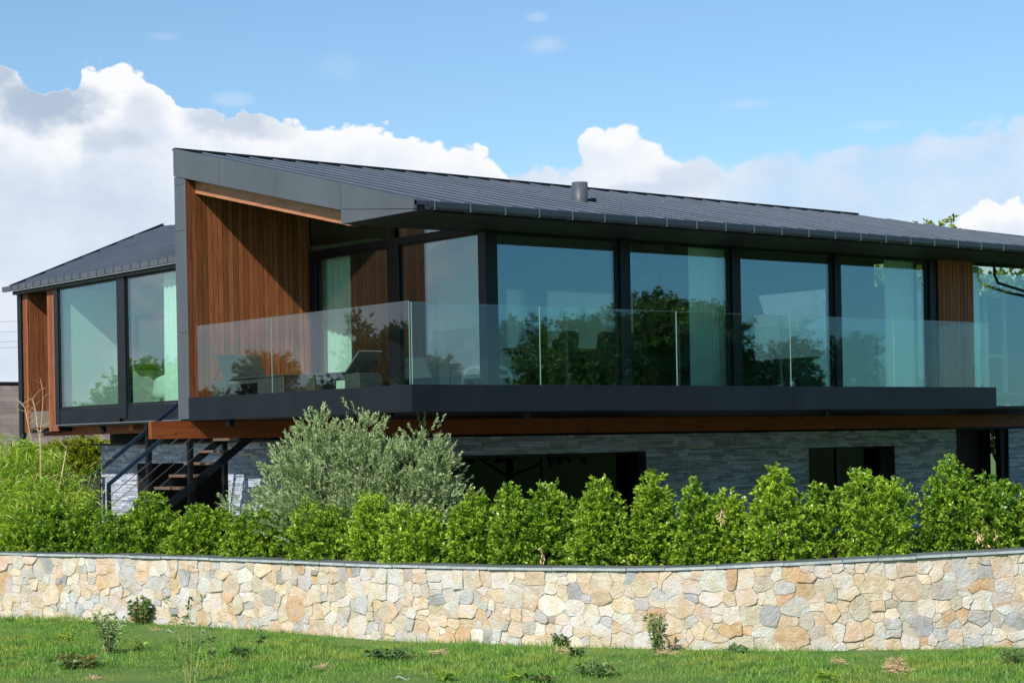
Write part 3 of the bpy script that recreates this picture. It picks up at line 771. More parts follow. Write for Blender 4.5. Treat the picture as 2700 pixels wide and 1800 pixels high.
# main glazing
def win(x0, x1, y, z0, z1, parent=HZ, gm='window_glass'):
    f = MB(); t = .05
    f.box((x0, y, z1-t), (x1, y+.09, z1)); f.box((x0, y, z0), (x1, y+.09, z0+t)); f.box((x0, y+.001, z0+t), (x0+t, y+.089, z1-t)); f.box((x1-t, y+.001, z0+t), (x1, y+.089, z1-t))
    W_ = f.build('window', MATS['dark_frame'], parent); pane((x0+t, y+.035, z0+t), (x1-t, y+.035, z1-t), (0, .022, 0), W_, gm)
    return W_
def post(x0, x1, y0=1.22, y1=1.40, z0=.74, z1=3.069):
    m = MB(); m.bbox((x0, y0, z0), (x1, y1, z1), .004); m.build('post', MATS['dark_frame'], HZ)
PX_ = [(2.20, 2.40), (4.78, 4.96), (7.14, 7.31), (9.52, 9.66), (11.93, 12.10)]
for a, b in PX_: post(a, b)
for (a, b), (c, d) in zip(PX_[:-1], PX_[1:]): win(b+.001, c-.001, 1.26, .77, 3.068)
pr = MB(); pr.box((12.101, 1.21, .44), (13.08, 1.42, 3.069)); pr.build('pier', MATS['black_metal'], HZ)
pb = MB(); boards(pb, (12.115, 1.208, 0), (1, 0, 0), (0, -1, 0), .955, .80, 3.068, wd=.098); pb.build('cedar_cladding', MATS['cedar'], HZ)
win(13.082, 16.6, 1.26, .46, 3.068); win(16.62, 20.9, 1.26, .46, 3.068)
rs = MB(); rs.box((12.15, 1.22, .43), (21, 1.258, .459)); rs.build('sill', MATS['fascia_metal'], HZ)
# return glazing on x=2.28 and its head beam, with a raking light above
hb = MB(); hb.box((2.235, 1.401, 3.06), (2.345, 6.02, 3.17)); hb.build('head_beam', MATS['dark_frame'], HZ)
for y0, y1 in ((5.82, 6.02), (3.46, 3.78)):
    m = MB(); m.bbox((2.24, y0, .74), (2.34, y1, 3.059), .003); m.build('post', MATS['dark_frame'], HZ)
def pane_x(x, y0, y1, z0, z1, nm='window'):
    f = MB(); f.box((x-.01, y0, z0), (x+.06, y1, z0+.04)); f.box((x-.01, y0, z1-.03), (x+.06, y1, z1)); f.box((x-.009, y0, z0+.04), (x+.059, y0+.04, z1-.03)); f.box((x-.009, y1-.04, z0+.04), (x+.059, y1, z1-.03))
    W_ = f.build(nm, MATS['dark_frame'], HZ); pane((x, y0+.04, z0+.04), (x, y1-.04, z1-.03), (.022, 0, 0), W_); return W_
pane_x(2.28, 1.401, 3.459, .77, 3.059); pane_x(2.28, 3.781, 5.819, .77, 3.059)
tm = MB(); tm.prism([(2.285, 1.62, 3.172), (2.285, 6.02, 3.172), (2.285, 6.02, 4.18), (2.285, 1.62, 3.21)], (.02, 0, 0)); TW = tm.build('raking_light', MATS['window_glass'], HZ)
tf_ = MB(); tf_.box((2.24, 3.56, 3.171), (2.34, 3.66, 3.62)); tf_.build('post', MATS['dark_frame'], HZ)
# interior shell
fi = MB(); fi.box((2.35, 1.36, .70), (20.8, 8.9, .768)); fi.build('interior_floor', MATS['interior_floor'], HZ)
ci = MB(); ci.prism([(2.36, 1.42, 3.105), (20.8, 1.42, 3.105), (20.8, 3.6, 3.36), (13.6, 3.6, 3.62), (2.36, 5.5, 4.22)], (0, 0, .03))
ci2 = MB(); ci2.prism([(2.36, 1.42, 3.12), (12.0, 1.42, 3.12), (12.0, 5.1, 3.95), (2.36, 5.1, 3.95)], (0, 0, .03)); ci2.prism([(2.36, 5.102, 3.95), (12.0, 5.102, 3.95), (12.0, 8.2, 3.4), (2.36, 8.2, 3.4)], (0, 0, .03))
ci2.prism([(12.06, 1.42, 3.105), (20.8, 1.42, 3.105), (20.8, 8.2, 3.95), (12.06, 8.2, 3.95)], (0, 0, .03)); ci2.build('ceiling', MATS['ceiling_paint'], HZ)
# rear wall with tall openings (seen as pale patches through the front glass)
bw = MB(); Yb = 8.2; zt0 = 2.93
holes = [(8.0, 8.46), (9.0, 10.75), (10.98, 11.40)]
xx = 2.36; 
for a, b in holes: bw.box((xx, Yb, .77), (a, Yb+.15, 3.40)); xx = b
bw.box((xx, Yb, .77), (14.6, Yb+.15, 3.40)); bw.box((20.2, Yb, .77), (20.8, Yb+.15, 3.2))
for a, b in holes: bw.box((a, Yb+.002, zt0), (b, Yb+.148, 3.40)); bw.box((a, Yb+.002, .77), (b, Yb+.148, 1.72))
bw.box((14.6, Yb+.002, .77), (20.2, Yb+.148, 1.3)); bw.box((14.6, Yb+.002, 3.9), (20.2, Yb+.148, 4.0)); bw.box((12.1, Yb+.003, 3.4), (14.6, Yb+.147, 3.94))
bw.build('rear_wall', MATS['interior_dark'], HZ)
for a, b in holes+[]:  # pale blinds added to dim the bright rear openings
    q = MB(); q.box((a-.03, Yb-.02, 1.68), (b+.03, Yb-.012, zt0+.04)); q.build('blind', MATS['blind_cloth'], HZ)
q = MB(); q.box((14.4, Yb-.02, 1.25), (20.3, Yb-.012, 3.25)); q.build('blind', MATS['blind_cloth'], HZ)  # added as well, dims the rear opening of the right room
for a, b in holes: pane((a, Yb+.06, 1.72), (b, Yb+.06, zt0), (0, .02, 0), HZ, 'window_glass', 'rear_pane')
# partition at x=11.95 between the two rooms, with an opening looking out
pt = MB(); pt.box((11.95, 5.7, .77), (12.05, 8.19, 3.085)); pt.box((11.95, 1.62, .77), (12.05, 2.05, 3.085)); pt.box((11.95, 2.05, .77), (12.05, 5.7, 1.5)); pt.box((11.95, 2.6, 2.74), (12.05, 5.7, 3.085)); pt.prism([(11.95, 1.62, 3.09), (11.95, 8.19, 3.09), (11.95, 8.19, 3.44), (11.95, 5.1, 3.93), (11.95, 2.5, 3.36)], (.1, 0, 0)); pt.box((11.95, 2.6, 1.5), (12.05, 3.7, 2.74)); pt.box((11.95, 2.05, 1.5), (12.05, 2.6, 2.68)) if True else None
pt.build('partition', MATS['interior_dark'], HZ)
sp = MB(); sp.tube([(13.56, 1.12, 3.068), (13.57, 1.12, 2.84), (13.66, 1.12, 2.71), (14.4, 1.12, 2.59), (15.4, 1.12, 2.49)], .026, 10); sp.build('swan_neck_pipe', MATS['black_metal'], HZ)
fr2 = MB(); fr2.box((16.9, 4.0, .78), (16.98, 4.06, 2.75)); fr2.box((17.5, 4.0, .78), (17.6, 4.06, 2.75)); fr2.box((16.9, 3.999, 2.75), (17.6, 4.061, 2.84)); fr2.box((16.98, 4.01, 1.55), (17.5, 4.05, 1.62)); fr2.build('inner_frame', MATS['white_plaster'], HZ)
sw = MB(); sw.box((20.75, 1.42, .77), (20.85, 8.2, 3.12)); sw.build('side_wall', MATS['interior_dark'], HZ)
p4 = MB(); p4.box((6.9, 3.2, .77), (7.05, 3.35, 3.4)); p4.build('inner_column', MATS['black_metal'], HZ)
p4 = MB(); p4.box((9.2, 5.0, .77), (9.4, 5.09, 3.5)); p4.build('inner_column', MATS['black_metal'], HZ)
# glulam beam and lower floor
bm = MB(); bm.bbox((-.66, 6.03, .165), (26, 6.13, .438), .003); bm.build('timber_beam', MATS['glulam'], HZ)
lw = MB()
slate(lw, (2.0, 7.1, 0), (1, 0, 0), (0, -1, 0), 17.72, Z_PAT, .13, [(1.9, 8.49, Z_PAT, -.21), (13.0, 15.68, -1.6, -.21)])
slate(lw, (21.57, 7.1, 0), (1, 0, 0), (0, -1, 0), 5, Z_PAT, .13)
lw.build('slate_wall', MATS['slate_stone'], HZ)
lw = MB(); slate(lw, (2.0, 13.16, 0), (0, -1, 0), (-1, 0, 0), 6.06, Z_PAT, .10, [(1.47, 4.68, Z_PAT, -.25)])
lw.build('slate_wall', MATS['slate_stone'], HZ)
core = MB()
core.box((2.002, 7.102, Z_PAT), (3.9, 7.35, .13)); core.box((10.49, 7.102, Z_PAT), (15.0, 7.35, .13)); core.box((17.68, 7.102, Z_PAT), (19.72, 7.35, .13)); core.box((3.9, 7.102, -.21), (10.49, 7.35, .13)); core.box((15.0, 7.102, -.21), (17.68, 7.35, .13)); core.box((15, 7.102, Z_PAT), (17.68, 7.35, -1.6))
core.box((21.57, 7.102, Z_PAT), (26.5, 7.35, .13)); core.box((2.004, 11.69, Z_PAT), (2.25, 13.16, .10)); core.box((2.004, 7.352, Z_PAT), (2.25, 8.48, .10)); core.box((2.004, 8.48, -.25), (2.25, 11.69, .10))
core.box((2.3, 13.2, Z_PAT), (26, 13.4, .4)); core.box((2.26, 7.36, .13), (26, 13.2, .3))
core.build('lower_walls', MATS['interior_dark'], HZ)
cp = MB(); cp.box((1.86, 6.2, .10), (2.2, 13.3, .135)); cp.build('wall_cap', MATS['black_metal'], HZ)
def win_low(x0, x1, n_, z0, z1, y=7.5):
    for i in range(n_):
        a = x0+(x1-x0)*i/n_; b = x0+(x1-x0)*(i+1)/n_; win(a+.001, b-.001, y, z0, z1, HZ, 'dark_glass')
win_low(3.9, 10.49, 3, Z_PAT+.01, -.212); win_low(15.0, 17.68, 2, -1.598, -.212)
jm = MB(); jm.box((19.73, 7.6, Z_PAT), (21.56, 7.65, .12)); jm.box((21.36, 7.15, Z_PAT), (21.56, 7.3, .12)); jm.build('lower_door', MATS['black_metal'], HZ)
tb = MB(); boards(tb, (20.3, 7.598, 0), (1, 0, 0), (0, -1, 0), .8, Z_PAT, .12, base=.12); tb.build('cedar_cladding', MATS['cedar'], HZ)
# ---- left wing
WX = .9
wr = MB(); kk = .354
def wz(x): return 3.20+kk*(x-WX)
edge = lambda t: (WX+t, 14.62+.65*t)
pts = [(.80, 6.39), (.80, 14.55), edge(5.0), (3.0, 7.6), (2.4, 6.39)]
wr.prism([(x, y, wz(x)) for x, y in pts], (0, 0, -.05))
y = 6.5
while y < 17.5:
    t0 = max(0, (y-14.62)/.65); xa = .8 if y < 14.5 else WX+t0; xb = 5.5 if y < 14.5 else 5.5
    xb = min(xb, 3.0+(y-7.6)*2.9/10.27) if y > 7.6 else 2.9
    if xa < xb-.1: wr.prism([(xa, y-.024, wz(xa)+.001), (xa, y+.024, wz(xa)+.001), (xb, y+.024, wz(xb)+.001), (xb, y-.024, wz(xb)+.001)], (0, 0, .028), (2.8, 2.85, 2.95))  # wing seams coloured lighter too, in place of light catching them
    y += .38
wr.build('wing_roof', MATS['zinc'], HZ)
vv = MB(); a, b = edge(-.05), edge(5.0); vv.bar((a[0], a[1], wz(a[0])+.01), (b[0], b[1], wz(b[0])+.01), .05, .07); vv.build('wing_verge', MATS['dark_frame'], HZ)
wg = MB(); wg.box((.73, 6.4, 3.095), (.80, 14.72, 3.19)); WG = wg.build('wing_gutter', MATS['zinc_cladding'], HZ)
y = 8.0
while y < 14.6:
    b = MB(); b.box((.722, y, 3.10), (.729, y+.02, 3.20)); b.build('gutter_bracket', MATS['gutter_metal'], WG); y += .33
ws = MB(); ws.box((.805, 6.4, 3.02), (2.2, 14.4, 3.09)); ws.build('soffit', MATS['soffit_paint'], HZ)
pane_x(WX, 10.17, 12.56, .78, 3.01); pane_x(WX, 7.2, 9.85, .78, 3.01)
m = MB(); m.bbox((.86, 9.86, .56), (1.0, 10.16, 3.019), .003); m.build('post', MATS['dark_frame'], HZ)
m = MB(); m.bbox((.87, 12.57, .5), (1.0, 12.73, 3.019), .003); m.build('post', MATS['dark_frame'], HZ)
m = MB(); m.bbox((.88, 10.165, .50), (.93, 12.568, .775), .003); m.build('fascia_panel', MATS['fascia_metal'], HZ)
m = MB(); m.bbox((.88, 7.2, .50), (.93, 9.855, .775), .003); m.build('fascia_panel', MATS['fascia_metal'], HZ)
m = MB(); m.box((.865, 7.2, .482), (.95, 12.73, .499)); m.build('fascia_flange', MATS['bracket_metal'], HZ)
wf = MB(); wf.box((.95, 7.0, .46), (6.5, 14.2, .77)); wf.build('wing_floor', MATS['interior_floor'], HZ)
sb = MB(); sb.box((1.2, 8.6, .30), (1.32, 14.0, .459)); sb.box((1.0, 9.9, .36), (1.15, 10.02, .459)); sb.build('underside', MATS['glulam'], HZ)
dl = MB(); dl.tube([(1.02, 11.1, .459), (1.02, 11.1, .40), (1.02, 11.1, .33), (1.02, 11.1, .31)], [.05, .06, .06, .03], 12); dl.build('spot_lamp', MATS['black_metal'], HZ)
wp_ = MB(); boards(wp_, (.95, 13.14, 0), (0, -1, 0), (-1, 0, 0), .40, .38, 3.018, wd=.10); boards(wp_, (.95, 14.23, 0), (0, -1, 0), (-1, 0, 0), .22, .38, 3.018, wd=.11)
boards(wp_, (.952, 14.0, 0), (1, 0, 0), (0, -1, 0), 1.2, .38, 3.018, wd=.098); wp_.build('cedar_cladding', MATS['cedar'], HZ)
wc = MB(); wc.box((.954, 12.735, .38), (2.2, 13.13, 3.018)); wc.box((.954, 14.02, .38), (2.2, 14.22, 3.018)); wc.box((2.2, 12.735, .38), (2.3, 14.2, 3.018)); wc.box((.96, 13.14, .36), (2.2, 14.01, .40)); wc.build('wing_pier', MATS['black_metal'], HZ)
dp = MB(); dp.box((.90, 14.26, -1.0), (.98, 14.42, 3.05)); dp.build('downpipe', MATS['fascia_metal'], HZ)
# wing interior
wi = MB(); wi.prism([(.99, 12.6, .77), (6.5, 12.6, .77), (6.5, 12.6, 3.88), (.99, 12.6, 2.99)], (0, .12, 0)); wi.box((6.4, 7.1, .77), (6.5, 12.599, 3.85)); wi.box((2.35, 8.95, .77), (6.4, 9.05, 3.2)); wi.build('inner_wall', MATS['white_plaster'], HZ)
wi = MB(); wi.prism([(.98, 7.1, 3.02), (.98, 12.6, 3.02), (6.4, 12.6, 3.9), (6.4, 7.1, 3.9)], (0, 0, .05)); wi.build('wing_ceiling', MATS['white_plaster'], HZ)

# ------------------------------------------------------------------ curtains
def curtain(label, p0, p1, z0, z1, amp=.05, waves=9, flare=0., group=None):
    p0 = Vector(p0); p1 = Vector(p1); d = p1-p0; n_ = Vector((d.y, -d.x)).normalized(); m = MB(); N = waves*8; rows = 10; th = .004
    vs = []
    ph = [rnd.uniform(-.5, .5) for _ in range(N+1)]
    for k in range(2):
        for r in range(rows+1):
            z = z1+(z0-z1)*r/rows; a = amp*(.35+.65*r/rows)
            for i in range(N+1):
                t = i/N; q = p0+d*(t*(1+flare*r/rows)); o = a*math.sin(t*waves*2*math.pi+.4*math.sin(t*7))+k*th
                vs.append((q.x+n_.x*o, q.y+n_.y*o, z))
    st = N+1; T = (rows+1)*st; fs = []
    for r in range(rows):
        for i in range(N):
            a = r*st+i; fs += [(a, a+1, a+st+1, a+st), (T+a, T+a+st, T+a+st+1, T+a+1)]
    m.add(vs, fs); o = m.build('curtain', MATS['curtain_cloth'], None, smooth=True)
    return tag(o, label, 'curtain', group)
gc_ = 'pale curtains behind the glass walls'
curtain('white curtain bunched beside the cedar wall, lower half in bright sun', (2.43, 6.30), (2.43, 5.08), .775, 3.05, .045, 7, 0, gc_)
curtain('sheer curtain in the second bay of the long glass front, beside the third post', (6.52, 1.58), (7.30, 1.58), .775, 3.08, .035, 9, 0, gc_)
curtain('sheer curtain at the right end of the long glass front, next to the cedar pier', (11.15, 1.58), (11.90, 1.58), .775, 3.08, .035, 8, 0, gc_)
curtain('sheer curtain inside the far right glass, just past the cedar pier', (13.2, 1.62), (13.75, 1.62), .775, 3.05, .035, 5, 0, gc_)
curtain('white curtain in the left wing, hanging against the dark fin', (1.12, 8.88), (1.12, 7.9), .775, 3.0, .045, 6, 0, gc_)
# wing furniture
pf = thing('picture', 'pale picture in a thin dark frame on the white wall of the left wing', 'picture', (2.9, 12.58, 1.5))
m = MB(); m.box((2.52, 12.555, 1.62), (4.0, 12.575, 2.48)); m.build('panel', MATS['curtain_cloth'], pf)
m = MB()
for a, b in (((2.42, 12.54, 1.52), (4.1, 12.598, 1.62)), ((2.42, 12.54, 2.48), (4.1, 12.598, 2.58)), ((2.42, 12.542, 1.62), (2.52, 12.596, 2.48)), ((4.0, 12.542, 1.62), (4.1, 12.596, 2.48))): m.box(a, b)
m.build('frame', MATS['interior_dark'], pf)
ac = thing('armchair', 'white round-backed armchair beside the curtain in the left wing', 'armchair', (1.75, 9.75, .77))
def roundback(parent, cx, cy, r, z0, z1, face, mt, name='backrest'):
    m = MB(); n_ = 14; vs = []; 
    for k, rr in enumerate((r, r-.07)):
        for j in range(5):
            t = j/4
            for i in range(n_+1):
                a = face+math.pi*(.5+i/n_)
                zz = z0+(z1-z0)*(t*(1-.35*abs(i/n_-.5)*2*t)); vs.append((cx+rr*math.cos(a)*(1-.1*t), cy+rr*math.sin(a)*(1-.1*t), zz))
    st = n_+1; T = 5*st; fs = []
    for j in range(4):
        for i in range(n_): a = j*st+i; fs += [(a, a+1, a+st+1, a+st), (T+a, T+a+st, T+a+st+1, T+a+1)]
    for i in range(n_): fs.append((4*st+i, 4*st+i+1, T+4*st+i+1, T+4*st+i)); fs.append((i, T+i, T+i+1, i+1))
    for j in range(4): fs.append((j*st, (j+1)*st, T+(j+1)*st, T+j*st)); fs.append((j*st+n_, T+j*st+n_, T+(j+1)*st+n_, (j+1)*st+n_))
    m.add(vs, fs); return m.build(name, mt, parent, smooth=True)
roundback(ac, 1.75, 9.75, .40, .90, 1.36, math.pi*.35, MATS['pale_lacquer'])
m = MB(); m.tube([(1.75, 9.75, .92), (1.75, 9.75, .96), (1.75, 9.75, 1.1), (1.75, 9.75, 1.13)], [.30, .35, .35, .30], 18); m.build('seat', MATS['pale_lacquer'], ac, smooth=True)
for a in range(4):
    m = MB(); x_, y_ = 1.75+.25*math.cos(a*1.57+.7), 9.75+.25*math.sin(a*1.57+.7); m.tube([(x_, y_, .93), (x_+.02*math.cos(a), y_, .772)], [.02, .012], 6); m.build('leg', MATS['bark'], ac)

# dining set and lamp in the long room
dt = thing('dining_table', 'long dark dining table behind the first two bays of glass', 'table', (5.2, 3.6, .77))
m = MB(); m.bbox((3.7, 3.1, 1.46), (6.7, 4.1, 1.51), .01); m.build('table_top', MATS['interior_floor'], dt)
for x_ in (3.9, 6.4):
    for y_ in (3.2, 3.93):
        m = MB(); m.bbox((x_, y_, .77), (x_+.08, y_+.08, 1.458), .004); m.build('leg', MATS['black_metal'], dt)
def chair(x_, y_, f, label):
    c = thing('dining_chair', label, 'chair', (x_, y_, .77), 'dining chairs in the long room')
    m = MB(); m.bbox((x_-.22, y_-.22, 1.2), (x_+.22, y_+.22, 1.26), .012); m.build('seat', MATS['rattan'], c)
    m = MB(); m.prism([(x_-.21, y_+f*.22, 1.28), (x_+.21, y_+f*.22, 1.28), (x_+.19, y_+f*.29, 1.72), (x_+.10, y_+f*.30, 1.76), (x_-.10, y_+f*.30, 1.76), (x_-.19, y_+f*.29, 1.72)], (0, .03, 0)); m.build('backrest', MATS['rattan'], c)
    for sx in (-1, 1):
        for sy in (-1, 1):
            m = MB(); m.tube([(x_+sx*.18, y_+sy*.18, 1.21), (x_+sx*.2, y_+sy*.2, .772)], .014, 6); m.build('leg', MATS['black_metal'], c)
for i, x_ in enumerate((4.15, 4.95, 5.75, 6.4)):
    w_ = ('nearest the corner post', 'second from the corner post', 'third from the corner post', 'nearest the sheer curtain')[i]
    chair(x_, 2.95, -1, 'dark dining chair, window side of the table, '+w_)
    chair(x_, 4.35, 1, 'dark dining chair, far side of the table, '+w_)
pl = thing('pendant_lamp', 'dark conical pendant lamp hanging in the third glass bay', 'lamp', (8.6, 2.2, 3.1))
m = MB(); m.tube([(8.6, 2.2, 2.42), (8.6, 2.2, 2.40), (8.6, 2.2, 2.08)], [.05, .07, .16], 20); m.build('lamp_shade', MATS['interior_dark'], pl, smooth=True)
m = MB(); m.tube([(8.6, 2.2, 3.28), (8.6, 2.2, 2.41)], .006, 6); m.build('cord', MATS['black_metal'], pl)
sofa = thing('sofa', 'low dark sofa behind the sheer curtain in the third bay', 'sofa', (9.0, 3.9, .77))
m = MB(); m.bbox((8.0, 3.6, .80), (10.2, 4.5, 1.2), .05); m.build('seat', MATS['rattan'], sofa); m = MB(); m.bbox((8.0, 4.4, 1.2), (10.2, 4.6, 1.55), .05); m.build('backrest', MATS['rattan'], sofa)
hc = thing('hoop_chair', 'pale curved chair frame just inside the corner glass of the terrace', 'chair', (2.75, 2.2, .77))
m = MB(); m.tube([(2.75+.0, 2.55, .772), (2.75, 2.55, 1.0), (2.75, 2.45, 1.12), (2.75, 2.25, 1.16), (2.75, 2.05, 1.12), (2.75, 1.95, 1.0), (2.75, 1.95, .772)], .028, 8); m.build('hoop', MATS['pale_lacquer'], hc, smooth=True)
m = MB(); m.tube([(3.2, 2.55, .772), (3.2, 2.55, 1.0), (3.2, 2.45, 1.12), (3.2, 2.25, 1.16), (3.2, 2.05, 1.12), (3.2, 1.95, 1.0), (3.2, 1.95, .772)], .028, 8); m.build('hoop', MATS['pale_lacquer'], hc, smooth=True)
m = MB(); m.bbox((2.75, 1.97, .98), (3.2, 2.53, 1.03), .01); m.build('seat', MATS['pale_lacquer'], hc)

# ------------------------------------------------------------------ sun loungers on the terrace
def lounger(x0, x1, yh, sgn, L_, label, tilt=.30, rise=.42):
    """yh: hinge, sgn: +1 the head end is towards +y"""
    t = thing('sun_lounger', label, 'sun lounger', ((x0+x1)/2, yh, .768), 'sun loungers on the terrace')
    zt = 1.06; f = MB(); yf = yh-sgn*L_
    f.bbox((x0, yh-sgn*.02, .77), (x1, yh+sgn*.36, zt-.01), .01); f.build('head_base', MATS['rattan'], t)
    f = MB(); f.bbox((x0, yf, .77), (x1, yf+sgn*.75, zt-.01), .01); f.build('foot_base', MATS['rattan'], t)
    f = MB(); f.bbox((x0+.02, yf+sgn*.751, .98), (x1-.02, yh-sgn*.021, zt-.012), .005); f.build('side_rail', MATS['rattan'], t)
    f = MB(); f.bbox((x0-.01, yf-sgn*.01, zt-.009), (x1+.01, yh, zt+.02), .008); f.build('seat', MATS['rattan'], t)
    f = MB(); f.prism([(x0, yh, zt+.022), (x1, yh, zt+.022), (x1, yh+sgn*tilt, zt+rise), (x0, yh+sgn*tilt, zt+rise)], (0, sgn*.022, -.015)); f.build('backrest', MATS['woven_grey' if sgn < 0 else 'rattan'], t)
    for x_ in (x0+.03, x1-.03):
        f = MB(); f.tube([(x_, yh+sgn*(tilt*.62+.03), zt+rise*.6), (x_, yh+sgn*.33, zt)], .009, 6); f.build('back_strut', MATS['black_metal'], t)
lounger(.30, 1.06, 5.45, 1, 1.75, 'dark woven sun lounger by the cedar wall, backrest raised towards it', .22, .40)
lounger(.70, 1.10, 2.65, -1, 1.6, 'dark woven sun lounger nearer the terrace corner, backrest turned away from the cedar wall', .36, .31)

# ------------------------------------------------------------------ outdoor stair
ST = thing('staircase', 'black steel outdoor stair with timber treads and cable railing rising behind the timber beam', 'staircase', (-1.1, 7.05, -1.5))
def szr(x): return -.52+.735*(x+1.11)        # handrail line
def szt(x): return -.60+.70*(x-.13)          # tread line
for yy in (6.6, 7.5):
    m = MB(); m.bar((-1.11, yy, szr(-1.11)), (1.75, yy, szr(1.75)), .05, .055); H_ = m.build('handrail', MATS['rail_paint'], ST)
    m = MB(); m.bbox((-1.14, yy-.026, -1.5), (-1.085, yy+.026, szr(-1.11)+.02), .003); m.build('newel_post', MATS['rail_paint'], ST)
    m = MB(); m.prism([(-1.2, yy-.03, szt(-1.2)-.20), (2.1, yy-.03, szt(2.1)-.20), (2.1, yy-.03, szt(2.1)-.05), (-1.2, yy-.03, szt(-1.2)-.05)], (0, .02, 0)); m.build('stringer', MATS['black_metal'], ST)
    for k in range(4):
        dz = .2+.17*k
        m = MB(); m.tube([(-1.09, yy, szr(-1.09)-dz), (1.6, yy, szr(1.6)-dz)], .0038, 5); m.build('cable', MATS['steel_cable'], ST)
for k in range(-5, 7):
    x_ = .13+.275*k; z_ = szt(x_)
    if z_ > .3 or z_ < -1.45: continue
    m = MB(); m.bbox((x_-.02, 6.62, z_-.045), (x_+.27, 7.46, z_), .004); m.build('tread', MATS['tread_wood'], ST)
for (x_, y_) in ((.0, 7.44), (.32, 6.64), (1.4, 7.44)):
    m = MB(); m.bbox((x_, y_, -1.5), (x_+.08, y_+.08, .44 if x_ > .2 or True else 0), .003); m.build('post', MATS['black_metal'], ST)
m = MB(); m.box((-2.4, 6.3, -2.05), (-.9, 7.8, -1.5)); m.box((-.9, 6.3, -2.05), (.6, 7.8, -1.75)); m.build('landing', MATS['patio_stone'], ST)

# ------------------------------------------------------------------ foliage tools
def leaves(P, Dr, L_, Wd, droop=.15, fold=.25, rs=NR):
    """P base points, Dr directions (n,3); returns verts (4n,3), quads"""
    n = len(P); Dr = Dr/np.linalg.norm(Dr, axis=1)[:, None]
    r = rs.randn(n, 3); s = np.cross(Dr, r); s /= np.linalg.norm(s, axis=1)[:, None]+1e-9; nn = np.cross(s, Dr)
    L_ = (L_*(.7+.6*rs.rand(n)))[:, None]; W_ = (Wd*(.75+.5*rs.rand(n)))[:, None]
    mid = P+Dr*L_*.5
    V = np.empty((n, 4, 3)); V[:, 0] = P; V[:, 1] = mid+s*W_*.5+nn*W_*fold; V[:, 2] = P+Dr*L_; V[:, 2, 2] -= droop*L_[:, 0]; V[:, 3] = mid-s*W_*.5+nn*W_*fold
    return V.reshape(-1, 3), np.arange(4*n).reshape(n, 4)
def sph(n, rs=NR):
    v = rs.randn(n, 3); return v/np.linalg.norm(v, axis=1)[:, None]
def shoots(C, D, length, per, spread=.8, rs=NR):
    """leaves set along shoots with centres C and directions D"""
    n = len(C); t = rs.rand(n, per, 1)**.8; P = C[:, None]+D[:, None]*t*length
    r = sph(n*per, rs).reshape(n, per, 3); dr = D[:, None]*(1-.0)+r*spread
    return P.reshape(-1, 3), dr.reshape(-1, 3), np.repeat(np.arange(n), per), t.reshape(-1)
def foliage(name, lobes, n_sh, per, sl, ll, lw, mt, parent, up=.8, dead=.0, hue=.5, huer=.35, solid=.35, spread=.8, droop=.15, seed=0, lumpy=.16, fold=.25, zmin=None):
    rs = np.random.RandomState(seed); vol = np.array([l[3]*l[4]*l[5] for l in lobes])**(2/3.); ns = (n_sh*vol/vol.sum()).astype(int)+1
    Cs, Ds = [], []
    for (cx_, cy_, cz_, rx, ry, rz_), k in zip(lobes, ns):
        d = sph(k, rs); rad = 1-solid*rs.rand(k)**1.4
        lump = 1+lumpy*(np.sin(d[:, 0]*7+cx_*3)*np.sin(d[:, 1]*6+cz_*5)+np.sin(d[:, 2]*8+cy_*4+d[:, 0]*3))
        p = d*(rad*lump)[:, None]*np.array([rx, ry, rz_]); Cs.append(p+np.array([cx_, cy_, cz_]))
        dd = d*np.array([.8, .8, .6])+np.array([0, 0, up])+rs.randn(k, 3)*.25; Ds.append(dd/np.linalg.norm(dd, axis=1)[:, None])
    C = np.concatenate(Cs); D = np.concatenate(Ds); 
    if zmin is not None: kp = C[:, 2] > zmin; C = C[kp]; D = D[kp]
    base = rs.rand(len(C)); P, dr, idx, t = shoots(C, D, sl*(.6+.8*rs.rand()), per, spread, rs)
    V, Fq = leaves(P, dr, ll, lw, droop, fold, rs)
    n = len(P); h = np.clip(hue+huer*(base[idx]-.5)*2+.25*t-.1+.12*rs.randn(n), 0, 1); de = (rs.rand(n) < dead)*rs.rand(n)
    c = np.c_[h, de, np.clip(.5+.22*rs.randn(n), 0, 1)]
    return mesh_np(name, V, Fq, np.repeat(c, 4, 0), MATS[mt], parent), C, D
def stems(name, base, C, mt, parent, n=10, r=.008, seed=0):
    rs = random.Random(seed); m = MB()
    for _ in range(n):
        c = C[rs.randrange(len(C))]; b = (base[0]+rs.uniform(-.12, .12), base[1]+rs.uniform(-.12, .12), base[2]-.03)
        mid = ((b[0]*.6+c[0]*.4), (b[1]*.6+c[1]*.4), b[2]+(c[2]-b[2])*.55); m.tube([b, mid, tuple(c)], [r*1.5, r, r*.4], 5)
    return m.build(name, MATS[mt], parent)

